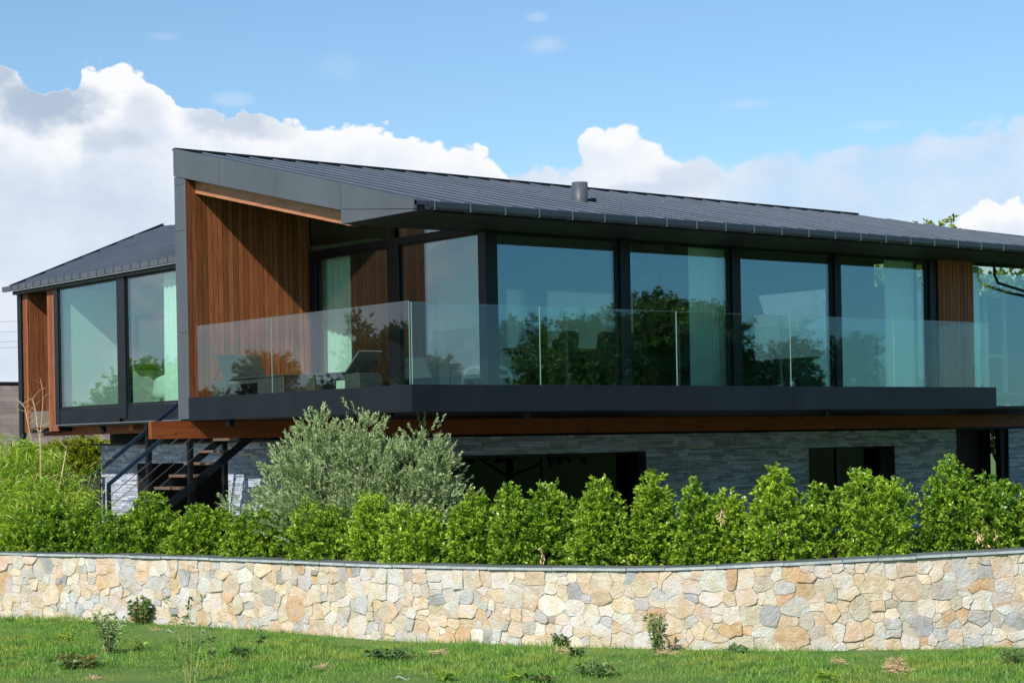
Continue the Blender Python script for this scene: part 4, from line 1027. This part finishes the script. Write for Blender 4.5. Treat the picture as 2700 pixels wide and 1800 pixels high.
# ------------------------------------------------------------------ laurel hedge shrubs
# (photo column, top row, half width px, extra distance behind the wall, peaks, hue)
SH = [(-60, 1150, 80, .9, 1, .5), (55, 1165, 75, .8, 1, .45), (122, 1138, 62, .85, 1, .35), (183, 1152, 48, .8, 1, .30), (262, 1162, 50, .75, 2, .22), (345, 1122, 66, .9, 1, .40), (435, 1160, 46, .8, 1, .55), (487, 1150, 58, .9, 2, .5), (560, 1165, 50, .8, 1, .5),
      (632, 1150, 62, .85, 2, .5), (735, 1142, 66, .8, 2, .38), (860, 1126, 66, .85, 1, .55), (948, 1156, 70, .8, 2, .66), (1082, 1122, 66, .85, 1, .5), (1180, 1112, 56, .9, 1, .38), (1262, 1100, 70, .8, 1, .45), (1376, 1090, 76, .85, 1, .5),
      (1500, 1072, 62, .85, 1, .6), (1598, 1095, 56, .85, 1, .55), (1670, 1112, 52, .75, 1, .62), (1783, 1052, 82, .9, 1, .52), (1905, 1096, 62, .8, 2, .5), (2012, 1062, 78, .9, 2, .55), (2188, 1046, 88, .85, 1, .35), (2275, 1080, 56, .8, 1, .4), (2345, 1088, 66, .85, 2, .45), (2450, 1085, 70, .85, 1, .45)]
POSW = ['first at the left edge of the picture', 'second from the left edge', 'left of the stair, below the bamboo', 'in front of the black newel post', 'low one in front of the pale slate wall below the stair', 'rounded one in front of the timber treads', 'small one right of the stair',
        'twin-topped one between stair and olive bush', 'low one at the left foot of the olive bush', 'broad one in front of the left half of the olive bush', 'wide dark one below the middle of the olive bush', 'pointed one below the right half of the olive bush',
        'yellowish low one at the right foot of the olive bush', 'just right of the olive bush, before the dark lower window', 'dark slim one before the lower window', 'before the middle of the wide lower window', 'domed one at the right end of the wide lower window', 'pointed bright one right of the wide lower window',
        'below the fourth terrace panel joint, taller of a joined pair', 'lower and right one of a joined pair before the slate wall', 'tall pointed one left of the small lower window', 'low one before the small lower window', 'twin-peaked one right of the small lower window', 'large pointed dark one near the right end',
        'narrow one with brown twigs, second from the right edge', 'last one at the right edge of the picture', 'one cut off beyond the right edge']
wl_ = [((p-CAM).dot(RV), (p-CAM).dot(FV)) for p in WLINE]
for i, (x, yt, hw, dd, pk, hue) in enumerate(SH):
    u, v = uv(x, 1200); Dw = 22.
    for _ in range(6): Dw = float(np.interp(u/FPX*Dw, [a for a, b in wl_], [b for a, b in wl_]))
    D = Dw+dd+(.16 if i % 2 else -.12); c = at(x, D); top = at(x, D, y=yt+7).z; hwm = hw*2700/2352/FPX*D; zb = Z_BED; H = top-zb
    t = thing('laurel_shrub', 'leafy laurel shrub, '+POSW[i], 'shrub', (c.x, c.y, zb), 'laurel shrubs of the hedge')
    rr = random.Random(100+i); lobes = []
    e = hwm*.96
    lobes.append((c.x, c.y, zb+H*.36, e, e*.85, H*.40))
    if pk == 1:
        lobes.append((c.x+rr.uniform(-.05, .05), c.y, zb+H*.56, e*.76, e*.66, H*.30)); lobes.append((c.x+rr.uniform(-.08, .08), c.y, zb+H*.78, e*.43, e*.42, H*.19))
    else:
        s_ = e*.42; lobes.append((c.x-RV.x*s_, c.y-RV.y*s_, zb+H*.66, e*.5, e*.5, H*.27)); lobes.append((c.x+RV.x*s_, c.y+RV.y*s_, zb+H*.61, e*.52, e*.5, H*.25))
    lobes.append((c.x, c.y, zb+H*.2, e*.98, e*.8, H*.22))
    ns = int(1250*(H*e)/(1.2*.42))
    o, C, Dd = foliage('leaves', lobes, ns, 12, .085, .054, .025, 'laurel_leaf', t, up=.65, dead=.05, hue=hue*.9+rr.uniform(-.06, .1), seed=300+i, zmin=zb+.07, solid=.42, spread=.85)
    stems('stems', (c.x, c.y, zb), C, 'bark', t, 16, .007, i)
# a few dead brown sprigs that stand out in the hedge
for k, (x, y, D) in enumerate(((1245, 1268, 22.9), (1658, 1185, 22.2), (2245, 1232, 21.9), (2262, 1222, 21.9), (2290, 1235, 21.9))):
    c = at(x, D-.05, y=y); rs = np.random.RandomState(k+50)
    P = np.array(c)[None]+rs.randn(20, 3)*np.array([.014, .014, .06]); V, Fq = leaves(P, sph(20, rs)*.6+np.array([0, 0, -.6]), .05, .018, rs=rs)
    o = mesh_np('dead_sprig', V, Fq, None, MATS['dry_twig'])
    tag(o, ['withered brown sprig low in the hedge below the middle of the wide lower window', 'small withered sprig in the hedge left of the tallest pointed shrub', 'withered sprig near the right edge, leftmost of three close together', 'withered sprig near the right edge, middle one of three', 'withered sprig near the right edge, rightmost of three'][k], 'dead sprig', 'dead sprigs in the hedge')

# ------------------------------------------------------------------ olive bush
def olive():
    D = 26.2; c = at(800, D); zb = Z_PAT
    t = thing('olive_bush', 'broad grey-green olive bush rising above the hedge in front of the terrace', 'bush', (c.x, c.y, zb))
    k = 2700/2352/FPX*D
    def lb(x, y, rx, ry): p = at(x, D, y=y); return (p.x, p.y, p.z, rx*k, min(rx*k*.8, .75), ry*k)
    _lb = lb
    lb = lambda x, y, rx, ry: _lb(x, y+(20 if y > 1015 else 18), rx, ry*.96)
    lobes = [lb(800, 1150, 200, 78), lb(725, 1068, 80, 78), lb(835, 1062, 95, 84), lb(930, 1088, 95, 76), lb(985, 1128, 72, 62), lb(668, 1118, 60, 70), lb(728, 978, 28, 44), lb(830, 978, 34, 42), lb(972, 1012, 36, 46), lb(1005, 1062, 42, 44), lb(660, 1055, 32, 36), lb(880, 1165, 150, 60), lb(705, 1010, 30, 36), lb(630, 1150, 40, 34), lb(740, 1180, 120, 50), lb(780, 1020, 50, 50)]
    o, C, Dd = foliage('leaves', lobes, 3400, 20, .17, .060, .0145, 'olive_leaf', t, up=.7, hue=.5, huer=.4, seed=5, solid=.5, spread=.55, droop=.08, lumpy=.3)
    stems('branches', (c.x, c.y, zb), C, 'bark', t, 60, .012, 3)
    m = MB()
    for a in range(4): m.tube([(c.x+.06*math.cos(a*1.6), c.y+.06*math.sin(a*1.6), zb), (c.x+.35*math.cos(a*1.6), c.y+.25*math.sin(a*1.6), zb+.9), (c.x+.7*math.cos(a*1.6), c.y+.5*math.sin(a*1.6), zb+1.7)], [.05, .035, .015], 8)
    m.build('trunk', MATS['bark'], t)
olive()

# ------------------------------------------------------------------ bamboo and twigs at the left
def bamboo(x, D, ytop, hw, label, seed, n=26, per=26):
    rs = np.random.RandomState(seed); c = at(x, D); zb = Z_PAT; t = thing('bamboo', label, 'bamboo', (c.x, c.y, zb), 'bamboo clumps at the left')
    top = at(x, D, y=ytop).z; hwm = hw*2700/2352/FPX*D; m = MB(); Ps, Ds = [], []
    for k in range(n):
        a = rs.rand()*6.283; r = hwm*math.sqrt(rs.rand()); bx, by = c.x+r*math.cos(a)*.5, c.y+r*math.sin(a)*.5; h = (top-zb)*(.66+.34*rs.rand())
        lx_, ly_ = math.cos(a)*r*.9+rs.randn()*.08, math.sin(a)*r*.9
        pts = [Vector((bx+lx_*(s**2), by+ly_*(s**2), zb+h*s-.22*h*max(0, s-.8))) for s in np.linspace(0, 1, 7)]
        m.tube(pts, [.009, .008, .007, .006, .005, .004, .002], 5)
        for s in np.linspace(.25, 1, per):
            i = min(int(s*6), 5); q = pts[i].lerp(pts[i+1], s*6-i) if s < 1 else pts[6]
            nb = 7; Ps.append(np.array(q)[None]+rs.randn(nb, 3)*np.array([.07, .07, .05])); dd = rs.randn(nb, 3)*np.array([1, 1, .5]); dd[:, 2] -= .35; Ds.append(dd)
    m.build('canes', MATS['cane'], t); P = np.concatenate(Ps); Dd = np.concatenate(Ds); V, Fq = leaves(P, Dd, .13, .017, .25, .1, rs)
    c_ = np.c_[np.clip(.55+.3*rs.randn(len(P)), 0, 1), (rs.rand(len(P)) < .10)*.8, np.clip(.5+.25*rs.randn(len(P)), 0, 1)]
    mesh_np('leaves', V, Fq, np.repeat(c_, 4, 0), MATS['bamboo_leaf'], t)
bamboo(20, 29.6, 985, 70, 'tall feathery bamboo clump at the left edge, below the tiled roof', 21, 44, 34)
bamboo(90, 29.9, 1012, 60, 'bamboo clump in front of the bottom of the left wing', 22, 38, 34)
bamboo(165, 30.0, 1040, 45, 'loose bamboo clump with arching canes beside the black slatted gate', 23, 20, 18)
bamboo(55, 28.95, 1075, 75, 'lower dense bamboo clump just behind the hedge at the left edge', 25, 40, 26)
bamboo(150, 29.1, 1092, 50, 'low bamboo clump between the dead sapling and the black newel post', 26, 26, 22)
bamboo(-70, 29.6, 975, 70, 'bamboo clump just outside the left edge', 24, 26)
def branchy(name, label, cat, x, D, base_y, paths, mt, r=.007, twigs=7, seed=1, group=None):
    rs = random.Random(seed); m = MB(); base = at(x, D, y=base_y)
    for pth in paths:
        P = [at(a, D+rs.uniform(-.1, .1), y=b) for a, b in pth]; n_ = len(P); m.tube(P, [r*(1-.8*i/(n_-1)) for i in range(n_)], 5)
        for k in range(twigs):
            i = rs.randrange(1, n_) if n_ > 2 else 1; q = P[i-1].lerp(P[i], rs.random()); l = rs.uniform(.06, .26); s = rs.choice((-1, 1))
            e = q+RV*(s*l*.8)+UP*(l*rs.uniform(.2, .9))+FV*rs.uniform(-.1, .1); m.tube([q, q.lerp(e, .5)+UP*.01, e], [r*.45, r*.3, r*.15], 4)
    o = m.build(name, MATS[mt]); return tag(o, label, cat, group)
branchy('bare_sapling', 'leafless pale brown sapling in front of the cedar end of the left wing', 'sapling', 93, 29.3, 1120, [[(93, 1120), (93, 1050), (92, 1000), (96, 960), (99, 920), (97, 890), (92, 868)], [(92, 1010), (86, 980), (82, 945), (75, 915), (68, 893)], [(72, 1008), (64, 970), (58, 940), (52, 925)]], 'dry_twig', .010, 9, 4)
branchy('leaning_cane', 'pale bare cane leaning in front of the black slatted gate', 'cane', 125, 29.2, 1190, [[(122, 1190), (130, 1150), (140, 1100), (152, 1035), (157, 1010)]], 'dry_twig', .018, 5, 9)
# yellow-green clipped hedge, black gate
def privet():
    D = 42; t = thing('privet_hedge', 'yellow-green clipped hedge between the bamboo and the slate wall', 'hedge', tuple(at(175, D).xy)+(Z_PAT,))
    k = 2700/2352/FPX*D; lobes = []
    for x, y, r in ((110, 1062, 52), (150, 1058, 50), (185, 1050, 46), (218, 1050, 36), (205, 1080, 34), (60, 1060, 40)):
        p = at(x, D, y=y); lobes.append((p.x, p.y, p.z, r*k, r*k, 38*k))
    foliage('leaves', lobes, 1700, 12, .12, .07, .04, 'privet_leaf', t, up=.6, hue=.6, huer=.4, seed=8, solid=.4)
    m = MB(); p = at(150, D); m.tube([(p.x, p.y, Z_PAT), (p.x, p.y, -1.2)], .05, 6); m.build('trunk', MATS['bark'], t)
privet()
gt = thing('slatted_gate', 'black vertical slatted gate beside the stair foot', 'gate', tuple(at(190, 36).xy)+(Z_PAT,))
a = at(120, 36.5); b = at(236, 35.5); dgt = (b-a); 
for i in range(15):
    p = a.lerp(b, i/14.); m = MB(); p0 = Vector((p.x, p.y, Z_PAT+.05)); m.bar(p0, (p.x, p.y, -.47), .06, .02, up=dgt.cross(UP)); m.build('slat', MATS['fence_black'], gt)
for z in (-.62, -1.7):
    m = MB(); m.bar((a.x+.02, a.y+.04, z), (b.x+.02, b.y+.04, z), .03, .06); m.build('rail', MATS['fence_black'], gt)

# ------------------------------------------------------------------ neighbour's house with tiled roof
NH = thing('tiled_house', "neighbour's low house with a weathered brown tiled roof behind the left wing", 'house', tuple(at(120, 60).xy)+(Z_LAWN,))
nt = MB(); A = at(-160, 58); B = at(320, 62); dn = Vector((B.x-A.x, B.y-A.y, 0)); Ln = dn.length; dn.normalize(); bn = Vector((-dn.y, dn.x, 0))
zr = at(20, 60, y=876).z; rows = 18; gz_ = .19
for r in range(rows):
    z0 = zr-gz_*(r+1); z1 = z0+gz_+.02; d0 = -(r+1)*.27; s = -rnd.uniform(0, .3)
    while s < Ln:
        c = rnd.uniform(.75, 1.25); p = A+dn*s+bn*(3+d0); q = A+dn*(s+.325)+bn*(3+d0); 
        nt.add([(p.x, p.y, z0), (q.x, q.y, z0), (q.x+bn.x*.29, q.y+bn.y*.29, z1-.02), (p.x+bn.x*.29, p.y+bn.y*.29, z1-.02), (p.x, p.y, z0-.035), (q.x, q.y, z0-.035)], [(0, 1, 2, 3), (4, 5, 1, 0)], (c, c, c)); s += .33
nt.build('roof', MATS['roof_tile'], NH)
m = MB(); p = A+bn*3; q = B+bn*3; m.tube([(p.x, p.y, zr+.02), (q.x, q.y, zr+.02)], .07, 8); m.build('ridge_tiles', MATS['roof_tile'], NH)
m = MB(); A2 = A+dn*.3
m.prism([(A2.x+bn.x*o_, A2.y+bn.y*o_, z_) for o_, z_ in ((0, Z_LAWN), (6, Z_LAWN), (6, zr-2.25), (3, zr-.14), (0, zr-2.27))], dn*(Ln-.6)); m.build('wall', MATS['brick_red'], NH)
m = MB(); m.prism([(p.x, p.y, zr), (q.x, q.y, zr), (q.x+bn.x*4.5, q.y+bn.y*4.5, zr-3.2), (p.x+bn.x*4.5, p.y+bn.y*4.5, zr-3.2)], (0, 0, -.05)); m.build('rear_roof', MATS['roof_tile'], NH)

# ------------------------------------------------------------------ trees
def tree(name, label, c, h, w_, seed, mt='tree_leaf', hue=.5, n=2600, zb=Z_LAWN, ll=.16, shape='round', group=None, spread=.9, dead=.05):
    rs = random.Random(seed); c = Vector(c); t = thing(name, label, 'tree', (c.x, c.y, zb), group); lobes = []
    if shape == 'round':
        for k in range(13):
            a = rs.uniform(0, 6.283); r = w_*rs.uniform(.1, .62); z = zb+h*rs.uniform(.38, .86); q = w_*rs.uniform(.26, .42)
            lobes.append((c.x+r*math.cos(a), c.y+r*math.sin(a), z, q, q, q*.75))
    elif shape == 'cone':
        for k in range(11):
            f = k/10.; z = zb+h*(.12+.84*f); q = w_*(1-f)*.85+.12; lobes.append((c.x+rs.uniform(-.1, .1)*w_, c.y+rs.uniform(-.1, .1)*w_, z, q, q, h*.07))
    else:
        for k in range(15):
            a = rs.uniform(0, 6.283); f = rs.random(); r = w_*rs.uniform(.2, .9)*(1-.35*f); z = zb+h*(.32+.62*f); lobes.append((c.x+r*math.cos(a), c.y+r*math.sin(a), z, w_*.33, w_*.33, h*.055))
    o, C, D_ = foliage('crown', lobes, n, 12, .35, ll, ll*.42, mt, t, up=.35, hue=hue, huer=.45, dead=dead, seed=seed, solid=.8, spread=spread, lumpy=.25)
    m = MB(); m.tube([(c.x, c.y, zb-.1), (c.x+.05, c.y, zb+h*.3), (c.x-.05, c.y+.05, zb+h*.6), (c.x, c.y, zb+h*.9)], [w_*.07, w_*.055, w_*.03, .02], 8)
    for l in lobes: m.tube([(c.x, c.y, max(zb+h*.2, l[2]-h*.22)), ((c.x+l[0])/2, (c.y+l[1])/2, l[2]-.1*h), (l[0], l[1], l[2])], [w_*.025, w_*.018, .012], 5)
    m.build('trunk', MATS['bark'], t); return t
# behind the house, top right
tb_ = at(2125, 55); tree('garden_tree', 'tall sunlit tree whose top shows over the roof at the right', (tb_.x, tb_.y, 0), 8.45, 2.6, 31, 'privet_leaf', .25, 2600, ll=.17)
tb_ = at(2010, 50); tree('garden_tree', 'broad bright tree seen through the high rear window', (tb_.x, tb_.y, 0), 7.5, 2.8, 32, 'privet_leaf', .2, 2200, ll=.17)
tb_ = at(2300, 52); tree('garden_tree', 'bright tree seen through the right-hand glass behind the house', (tb_.x, tb_.y, 0), 7.0, 3.0, 33, 'privet_leaf', .2, 2200, ll=.17)
# across the lawn to the right: mirrored in the long glass front (glass plane y = 1.29)
def mir_y(x, D): p = at(x, D); return (p.x, 2*1.29-p.y, 0)
def mir_x(x, D, X0): p = at(x, D); return (2*X0-p.x, p.y, 0)
tree('pine_tree', 'broad dark tree mirrored behind the first two glass bays', mir_y(1260, 62), 6.9, 3.3, 41, 'tree_leaf', .6, 5200, ll=.17, group='trees mirrored in the long glass front')
tree('pine_tree', 'tallest dark tree mirrored around the second and third glass posts', mir_y(1550, 60), 7.3, 3.1, 42, 'tree_leaf', .6, 5200, ll=.17, group='trees mirrored in the long glass front')
tree('pine_tree', 'loose layered tree mirrored right of the third post', mir_y(1735, 61), 5.7, 2.3, 43, 'tree_leaf', .5, 2200, ll=.15, shape='layer', group='trees mirrored in the long glass front')
tree('pine_tree', 'low dark tree mirrored low beside the corner post', mir_y(1400, 58), 6.4, 3.0, 44, 'tree_leaf', .5, 4600, ll=.17, group='trees mirrored in the long glass front')
tree('fir_tree', 'slim fir mirrored beside the right end of the balustrade', mir_y(2205, 66), 4.6, 1.0, 45, 'tree_leaf', .7, 1500, ll=.14, shape='cone')
# across the garden to the left: mirrored in the return glass and side balustrade
tree('bush_tree', 'dark reddish tree mirrored in the terrace side glass', mir_x(900, 45, .04), 5.2, 1.7, 51, 'tree_leaf', .35, 2600, ll=.14, group='plants mirrored in the terrace glass', dead=.3)
tree('fir_tree', 'small dark fir mirrored left of the reddish tree', mir_x(832, 46, .04), 5.3, .8, 52, 'tree_leaf', .5, 1500, ll=.13, shape='cone', group='plants mirrored in the terrace glass')
for i, (x, h, w_) in enumerate(((480, 4.2, .8), (560, 4.6, 1.0), (640, 5.0, 1.0), (725, 4.3, .9))):
    tree('beech_shrub', ['first', 'second', 'third', 'fourth'][i]+' from the left of the golden brown shrubs mirrored in the terrace glass', mir_x(x, 44, .04), h-.35, w_*.75, 60+i, 'autumn_leaf', .4, 1100, ll=.13, group='plants mirrored in the terrace glass')
tree('bush_tree', 'leafy green tree mirrored low in the glass of the left wing', mir_x(330, 58, .91), 5.0, 2.6, 55, 'bamboo_leaf', .2, 2600, ll=.16, group='plants mirrored in the left wing')
tree('bush_tree', 'dark pine mirrored low at the corner post of the terrace', mir_x(1075, 52, 2.29), 4.3, 1.7, 56, 'tree_leaf', .5, 2000, ll=.15, group='plants mirrored in the terrace glass')

# ------------------------------------------------------------------ overhead lines at the left
PWL = []
for k, y in enumerate((733, 757, 779, 793)):
    a = at(-260, 90, y=y+6); b = at(70, 95, y=y+3); m = MB(); mid = a.lerp(b, .5)-UP*.12; m.tube([a, mid, b], .007, 5)
    tag(m.build('power_line', MATS['black_metal']), 'thin dark overhead wire left of the house, '+('highest', 'second from the top', 'third from the top', 'lowest')[k]+' of four', 'wire', 'overhead wires')
m = MB(); a = at(-262, 90); m.tube([(a.x, a.y, Z_LAWN), (a.x, a.y, 8.2)], [.14, .10], 10); pp = m.build('utility_pole', MATS['bark']); tag(pp, 'wooden pole carrying the overhead wires', 'pole')

# ------------------------------------------------------------------ weeds and scraps on the lawn
def weed(name, label, cat, x, y_base, D, hpx, wpx, mt, n_st, per, ll, lw, seed, hue=.5, dead=0., flowers=None, group=None, upright=1., wig=.25):
    rs = np.random.RandomState(seed); c = at(x, D, y=y_base); z0 = float(lawn_h(np.array(c.x), np.array(c.y)))
    k = 2700/2352/FPX*D; H = hpx*k; Wd = wpx*k; t = thing(name, label, cat, (c.x, c.y, z0), group); m = MB(); Ps, Ds = [], []
    for s in range(n_st):
        a = rs.rand()*6.283; r = math.sqrt(rs.rand()); h = H*(.55+.45*rs.rand())*(1-.35*r*(1-upright)); e = Vector((c.x+Wd*.5*r*math.cos(a), c.y+Wd*.5*r*math.sin(a), z0+h)); b = Vector((c.x+.1*Wd*r*math.cos(a), c.y+.1*Wd*r*math.sin(a), z0-.01))
        md = b.lerp(e, .5)+Vector(tuple(rs.randn(3)*.02*wig*4)); m.tube([b, md, e], [.005, .004, .002], 4)
        tt = .12+.88*rs.rand(per); pts = np.array([tuple((b*(1-q)**2+md*2*q*(1-q)+e*q*q)) for q in tt]); Ps.append(pts); ll_ = 1; dd = rs.randn(per, 3); dd[:, 2] = abs(dd[:, 2])*.6; Ds.append(dd)
        if flowers and rs.rand() < flowers: Ps.append(np.array([tuple(e)]*6)); Ds.append(sph(6, rs))
    m.build('stems', MATS['cane'], t); P = np.concatenate(Ps); Dd = np.concatenate(Ds); V, Fq = leaves(P, Dd, ll*1.35, lw*1.35, .2, .2, rs)
    c_ = np.c_[np.clip(hue+.25*rs.randn(len(P)), 0, 1), (rs.rand(len(P)) < dead)*(.6+.4*rs.rand(len(P))), np.clip(.5+.25*rs.randn(len(P)), 0, 1)]
    mesh_np('leaves', V, Fq, np.repeat(c_, 4, 0), MATS[mt], t)
def Dg(x, y):      # distance at which the lawn is seen at (x, y)
    u, v = uv(x, y); return -Z_LAWN*FPX/(v-HPX)
def W_(name, label, x, y, h, w__, mt, n_st, per, ll, lw, seed, **kw): weed(name, label, 'weed', x, y, Dg(x, y), h, w__, mt, n_st, per, ll, lw, seed, **kw)
W_('bramble', 'reddish green bramble against the stone wall at the left', 325, 1431, 68, 78, 'weed_leaf', 22, 16, .055, .035, 71, hue=.45, dead=.18)
W_('thistle', 'tall grey-green thistle in front of the left bramble', 250, 1505, 105, 85, 'olive_leaf', 20, 26, .05, .02, 72, hue=.25)
W_('thistle', 'tallest spindly thistle with thin bare flower stalks', 438, 1568, 205, 110, 'weed_leaf', 7, 11, .045, .016, 73, hue=.45, wig=.4, flowers=.8)
W_('thistle', 'small upright thistle right of the spindly one', 487, 1520, 72, 26, 'weed_leaf', 3, 12, .05, .02, 74, hue=.3)
W_('broom_plant', 'upright feathery plant against the stone wall right of the middle', 1508, 1503, 100, 52, 'weed_leaf', 16, 26, .05, .014, 75, hue=.65, dead=.12)
W_('nettle', 'low leafy nettle against the wall, left of the feathery plant', 1290, 1487, 36, 44, 'weed_leaf', 12, 14, .05, .03, 76, hue=.5)
W_('bracken', 'rusty bracken clump near the bottom left', 175, 1535, 38, 125, 'weed_leaf', 34, 12, .055, .018, 77, hue=.5, dead=.35, upright=.3)
W_('bracken', 'dry sand-coloured bracken frond beside the rusty clump', 205, 1532, 26, 34, 'autumn_leaf', 8, 14, .05, .015, 78, hue=.9)
W_('dock', 'low dark green dock patch below the wall, left of centre', 890, 1515, 24, 120, 'weed_leaf', 36, 8, .06, .03, 79, hue=.25, upright=.4)
W_('dock', 'small dark leafy weed beside the wall at centre left', 555, 1512, 18, 60, 'weed_leaf', 18, 8, .05, .03, 80, hue=.3, upright=.4)
W_('dock', 'small weed with dark leaves right of the nettle', 1322, 1510, 24, 40, 'weed_leaf', 14, 8, .05, .028, 81, hue=.15, dead=.2, upright=.4)
W_('fern', 'yellow-green fern tuft left of the grey thistle', 150, 1480, 26, 50, 'fern_leaf', 14, 18, .04, .012, 82, hue=.5, upright=.4)
W_('fern', 'single bright yellow-green fern right of the grey thistle', 318, 1492, 26, 24, 'fern_leaf', 5, 18, .04, .012, 83, hue=.8)
W_('fern', 'bright green fern at the bottom edge, below the dock patch', 1020, 1566, 34, 44, 'fern_leaf', 10, 20, .045, .012, 84, hue=.1)
W_('fern', 'fern sprig at the bottom edge near the middle', 1180, 1568, 26, 30, 'fern_leaf', 7, 16, .045, .012, 85, hue=.5)
W_('fern', 'yellowish fern at the bottom edge towards the right', 1895, 1568, 30, 60, 'fern_leaf', 12, 16, .045, .012, 86, hue=.6, upright=.5)
W_('weed_clump', 'mixed green weed clump below the feathery plant', 1370, 1555, 40, 130, 'weed_leaf', 34, 10, .05, .02, 87, hue=.7, upright=.4)
W_('weed_clump', 'low weeds at the bottom edge right of centre', 1240, 1568, 20, 90, 'weed_leaf', 22, 8, .05, .02, 88, hue=.2, dead=.2, upright=.4)
W_('weed_clump', 'scattered weed right of the spindly thistle at the bottom', 600, 1480, 26, 16, 'weed_leaf', 4, 10, .05, .02, 89, hue=.3)
W_('weed_clump', 'dark weed tuft at the wall foot right of the feathery plant', 1700, 1502, 16, 70, 'weed_leaf', 16, 8, .045, .022, 90, hue=.2, upright=.5)
W_('weed_clump', 'taller darker grass tuft at the far right below the wall', 2330, 1530, 36, 70, 'weed_leaf', 40, 8, .09, .008, 91, hue=.55, upright=.7)
def heap(label, x, y, wpx, hpx, seed, mt='dry_twig', name='dry_straw', n=160, ll=.09):
    rs = np.random.RandomState(seed); D = Dg(x, y); c = at(x, D, y=y); k = 2700/2352/FPX*D; z0 = float(lawn_h(np.array(c.x), np.array(c.y)))
    P = rs.randn(n, 3)*np.array([wpx*k*.22, wpx*k*.22, 0]); r = np.hypot(P[:, 0], P[:, 1])/(wpx*k*.5); P[:, 2] = rs.rand(n)*hpx*k*np.clip(1-r, .1, 1); P += np.array([c.x, c.y, z0+.02])
    V, Fq = leaves(P, rs.randn(n, 3)*np.array([1, 1, .4]), ll, .006, .0, .1, rs)
    tag(mesh_np(name, V, Fq, None, MATS[mt]), label, 'dry grass', 'dry brown tufts in the lawn')
heap('small heap of rust-brown straw on the lawn at the right', 2058, 1545, 56, 34, 1, n=420)
heap('flat brown straw patch on the lawn right of the feathery plant', 1925, 1530, 60, 12, 2, n=120)
heap('flat rusty patch at the wall foot below the nettle', 1295, 1500, 50, 8, 3, n=110)
heap('brown patch at the foot of the feathery plant', 1525, 1506, 60, 10, 4, n=120)
heap('brown tuft below the dry bracken at the bottom left', 215, 1560, 50, 12, 5, n=110)
heap('brown patch on the lawn below the bramble', 358, 1446, 36, 8, 6, n=80)
heap('dry patch right of the dock patch', 1010, 1508, 50, 10, 7, n=100)
heap('dry patch in the grass below the left wall end of the dock', 735, 1540, 60, 8, 8, n=70)
def scrap(label, x, y, l, w_, seed):
    D = Dg(x, y); c = at(x, D, y=y); r = random.Random(seed); m = MB(); z = float(lawn_h(np.array(c.x), np.array(c.y)))+.045
    n = 9; top = [(c.x+RV.x*(i/(n-1)-.5)*l, c.y+RV.y*(i/(n-1)-.5)*l, z+.02*math.sin(i*.8)+r.uniform(0, .008)) for i in range(n)]
    vs = top+[(x_+FV.x*w_, y_+FV.y*w_, z_-.005) for x_, y_, z_ in top]; vs += [(a, b, c_-.004) for a, b, c_ in vs]
    fs = []
    for i in range(n-1): fs += [(i, i+1, n+i+1, n+i), (2*n+i, 3*n+i, 3*n+i+1, 2*n+i+1), (i, 2*n+i, 2*n+i+1, i+1)]
    m.add(vs, fs); tag(m.build('scrap', MATS['white_scrap']), label, 'litter', 'pale scraps in the grass')
scrap('small white scrap in the grass right of the bramble', 392, 1451, .13, .05, 1)
scrap('pale scrap at the bottom edge left of the green fern', 925, 1563, .15, .06, 2)
